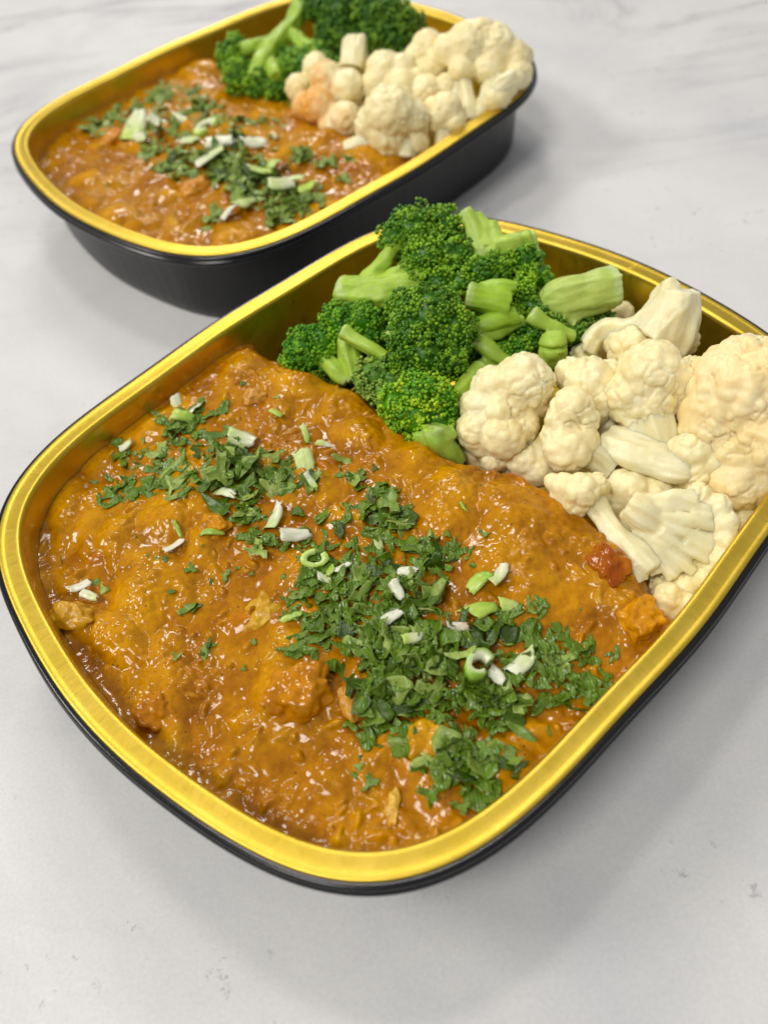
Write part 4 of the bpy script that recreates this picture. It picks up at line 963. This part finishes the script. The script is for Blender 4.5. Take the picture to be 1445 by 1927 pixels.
def onion(F, px, py, size, ang, kind, c0, c1, label, tilt=(0, 0), lift=.12, grp='near'):
    p, z = on_curry(F, px, py); z2 = z + pileh(F, p) * .95 + lift; p = ray_at(px, py, z2)
    o = obj('spring_onion_slice', onion_mesh(kind, int(px + py), c0, c1)); o.location = p
    o.rotation_euler = (.35 * math.sin(px * 1.7), .35 * math.sin(py * 2.3), math.radians(-ang)); k_ = 1.35 if grp == 'far' else 1.0; o.scale = (size * .86 * k_, size * .86 * k_, size * .62 * k_)
    tag(o, label, 'spring onion', 'spring onion slices on the %s curry' % grp)
O = [(332, 757, .34, 80, 'strip', WH, PG, 'whitish spring onion chunk at the top left of the near herbs by the gold wall'),
     (368, 766, .36, -55, 'sliver', WH, WH, 'thin white spring onion sliver standing at the top left end of the near herbs'),
     (345, 782, .42, 10, 'strip', YG, GR, 'bright green spring onion strip under the thin white sliver'),
     (238, 838, .30, -20, 'strip', WH, PG, 'small white spring onion piece by the left gold wall of the near tray'),
     (455, 826, .50, 20, 'strip', PG, WH, 'pale green wide spring onion strip in the upper left herb band'),
     (575, 875, .62, 85, 'strip', PG, PG, 'pale frayed spring onion piece standing at the right end of the upper band'),
     (575, 815, .40, 80, 'sliver', PG, GR, 'thin pale green spring onion tip pointing up above the frayed piece'),
     (585, 905, .38, 60, 'sliver', WH, GR, 'narrow green-white spring onion strip under the frayed piece'),
     (610, 834, .30, 10, 'strip', YG, WH, 'pale yellow-green spring onion cube on bare sauce at the top of the near curry'),
     (425, 925, .46, 35, 'strip', PG, WH, 'white curled spring onion with a green end below the upper herb band'),
     (520, 972, .48, -60, 'strip', PG, WH, 'translucent pale green spring onion sheet left of the white crescent'),
     (555, 1006, .50, -8, 'strip', WH, WH, 'white spring onion crescent, the longest white piece in the middle'),
     (592, 1052, .42, 15, 'ring', YG, PG, 'light green spring onion ring just below the white crescent'),
     (612, 1088, .26, 20, 'strip', WH, YG, 'small cream spring onion piece below the light green ring'),
     (642, 1068, .30, -20, 'strip', WH, WH, 'small white spring onion piece right of the light green ring'),
     (328, 1027, .36, -25, 'strip', WH, WH, 'lone white spring onion piece on the sauce with a green stalk behind it'),
     (150, 1104, .38, -30, 'strip', WH, WH, 'white spring onion piece at the far left above the yellow chicken'),
     (168, 1120, .34, 30, 'strip', WH, PG, 'second white spring onion piece at the far left, nearer the front'),
     (747, 1110, .32, 70, 'strip', WH, WH, 'bright white spring onion wedge in the centre of the herbs'),
     (766, 1076, .32, 20, 'strip', WH, WH, 'white spring onion piece with a pointed end above the centre wedge'),
     (735, 1160, .34, -20, 'strip', WH, WH, 'white triangular spring onion piece below the centre wedge'),
     (776, 1200, .34, -15, 'strip', YG, WH, 'striped yellow-green spring onion cube above the dense coriander heap'),
     (900, 1252, .50, -30, 'ring', GR, WH, 'large bright green and white spring onion ring on the dense heap'),
     (935, 1272, .34, 60, 'strip', WH, WH, 'white inner spring onion layer slipping out of the large green ring'),
     (985, 1248, .46, -30, 'strip', WH, PG, 'pale cream spring onion piece right of the large green ring'),
     (938, 1082, .44, -50, 'strip', PG, WH, 'pale green spring onion blade at the upper right of the herbs'),
     (900, 1092, .42, -25, 'strip', YG, GR, 'yellow-green spring onion strip left of the pale blade'),
     (905, 1145, .50, -20, 'strip', YG, GR, 'bright green split spring onion piece between the pale blade and the heap'),
     (958, 1140, .30, 20, 'strip', YG, PG, 'cream-green spring onion stub right of the bright green split piece'),
     (862, 1180, .32, 15, 'strip', WH, (.55, .42, .30), 'small white and pinkish spring onion root end'),
     (548, 1160, .36, -10, 'sliver', YG, GR, 'light green spring onion sliver at the left edge of the centre herbs'),
     (712, 1020, .28, 80, 'strip', PG, PG, 'small pale green spring onion piece among the middle coriander'),
     (520, 776, .28, 40, 'strip', YG, GR, 'small green spring onion piece alone on the back part of the near curry'),
     (335, 995, .34, 70, 'sliver', GR, GR, 'short green stalk behind the lone white spring onion'),
     (872, 955, .26, 75, 'sliver', GR, GR, 'short green stalk on bare sauce at the right of the near curry'),
     (400, 1000, .38, 5, 'sliver', GR, GR, 'thin green stalk lying flat beside the orange chicken piece'),
     (620, 1075, .26, -50, 'strip', YG, GR, 'short green spring onion strip beside the light green ring')]
for q in O: onion(FA, *q)
O2 = [(255, 240, .80, -70, 'strip', YG, WH, 'largest pale yellow spring onion wedge on the far curry, standing up'),
      (268, 262, .55, 60, 'strip', WH, PG, 'pale spring onion piece leaning on the largest wedge'),
      (300, 230, .45, 20, 'strip', WH, WH, 'white spring onion strip right of the largest wedge'),
      (345, 225, .50, 25, 'strip', WH, PG, 'whitish spring onion strips at the back of the far herbs'),
      (388, 240, .50, 0, 'ring', YG, WH, 'green and white spring onion ring on the far curry'),
      (415, 265, .60, -5, 'strip', WH, WH, 'bright white flat spring onion piece in the middle of the far herbs'),
      (395, 292, .65, -25, 'strip', WH, PG, 'white-green spring onion piece below the bright white one'),
      (355, 262, .55, 50, 'strip', WH, PG, 'narrow white spring onion strip left of the bright white piece'),
      (466, 378, .60, -50, 'strip', PG, PG, 'pale green spring onion chunk nearest the front of the far curry'),
      (545, 335, .60, 25, 'sliver', WH, PG, 'long thin white spring onion strip at the right of the far herbs'),
      (577, 352, .36, 0, 'strip', YG, YG, 'tiny yellow-green spring onion bit by the far tray\'s near rim'),
      (515, 308, .40, 60, 'strip', YG, PG, 'yellowish spring onion bit at the right of the far herbs'),
      (490, 320, .50, 10, 'strip', PG, YG, 'pale green spring onion strip between the yellowish and pale far bits'),
      (530, 345, .50, -20, 'strip', PG, WH, 'pale spring onion strip in front of the long thin white one'),
      (428, 398, .36, -40, 'strip', WH, WH, 'small white spring onion piece alone near the front of the far curry'),
      (478, 268, .45, -10, 'strip', WH, WH, 'small white spring onion strip right of the upright green leaf')]
for q in O2: onion(FB, *q, grp='far')

SN = ['white chunk at the top left gold wall', 'standing thin white sliver', 'bright green strip near the wall', 'small white piece by the left wall', 'pale wide strip of the upper band', 'pale frayed piece', 'thin pale upright tip',
 'narrow strip under the frayed piece', 'yellow-green cube on bare sauce', 'white curl with a green end', 'translucent pale sheet', 'white crescent', 'light green ring', 'small cream piece', 'small white piece beside the green ring',
 'lone white piece with a stalk', 'far left white piece', 'far left front white piece', 'bright white centre wedge', 'white piece above the centre wedge', 'white triangle below the wedge', 'striped yellow-green cube',
 'large bright green ring', 'white layer of the large ring', 'pale cream piece by the ring', 'pale green blade', 'yellow-green strip by the blade', 'green split piece', 'cream-green stub', 'pinkish root end', 'light green sliver at the centre',
 'small pale piece mid-herbs', 'small green piece at the back', 'stalk behind the lone white piece', 'short green stalk at the right', 'thin green stalk lying flat', 'short strip beside the green ring']
SN2 = ['largest pale yellow wedge', 'pale piece leaning on the wedge', 'white strip by the wedge', 'whitish strips at the back', 'green and white ring', 'bright white flat piece', 'white-green piece', 'narrow white strip', 'pale green front chunk', 'long thin white strip', 'tiny yellow-green bit', 'yellowish bit', 'pale green middle strip', 'pale piece before the thin strip', 'lone small white piece', 'small white back strip']
assert len(SN) == len(O) and len(SN2) == len(O2)
LM['near'] = [(q[0], q[1], n) for q, n in zip(O, SN)] + [(492, 1152, 'fibrous yellow chicken'), (560, 1295, 'large coated chicken piece'), (810, 1385, 'yellow-orange chicken under the heap'), (1145, 1060, 'red-brown tomato piece'),
    (1100, 1310, 'front gold rim near the right herbs'), (920, 1500, 'front gold rim below the small heap'), (740, 1340, 'lower left corner of the dense heap'), (700, 1240, 'left flank of the dense heap'), (745, 940, 'back sauce of the middle band'), (835, 1020, 'bare sauce right of the middle band'), (650, 890, 'single leaf spot behind the middle'), (390, 1220, 'folded leaf on open sauce'), (660, 1160, 'centre of the middle herbs'), (220, 930, 'left tip of the upper band'), (680, 1450, 'open sauce at the front'), (1050, 1220, 'bare sauce at the right'), (870, 1440, 'middle of the small front heap'), (820, 1270, 'core of the dense heap'), (370, 880, 'core of the upper band')]
LM['far'] = [(q[0], q[1], n) for q, n in zip(O2, SN2)] + [(180, 235, 'left end of the far herbs'), (305, 180, 'back gold wall of the far tray'), (370, 190, 'bare sauce behind the far herbs'), (340, 310, 'front of the far left herbs'), (520, 410, 'front gold rim of the far tray'), (600, 375, 'right front gold rim of the far tray'), (625, 302, 'stained cauliflower stem')]
print('LEAVES', len(LA), len(LB))
place_leaves(LA, 225, 'chopped_coriander', 'finely chopped coriander bits between the larger leaves on the near curry')
place_leaves(LB, 70, 'chopped_coriander', 'finely chopped coriander bits between the larger leaves on the far curry')
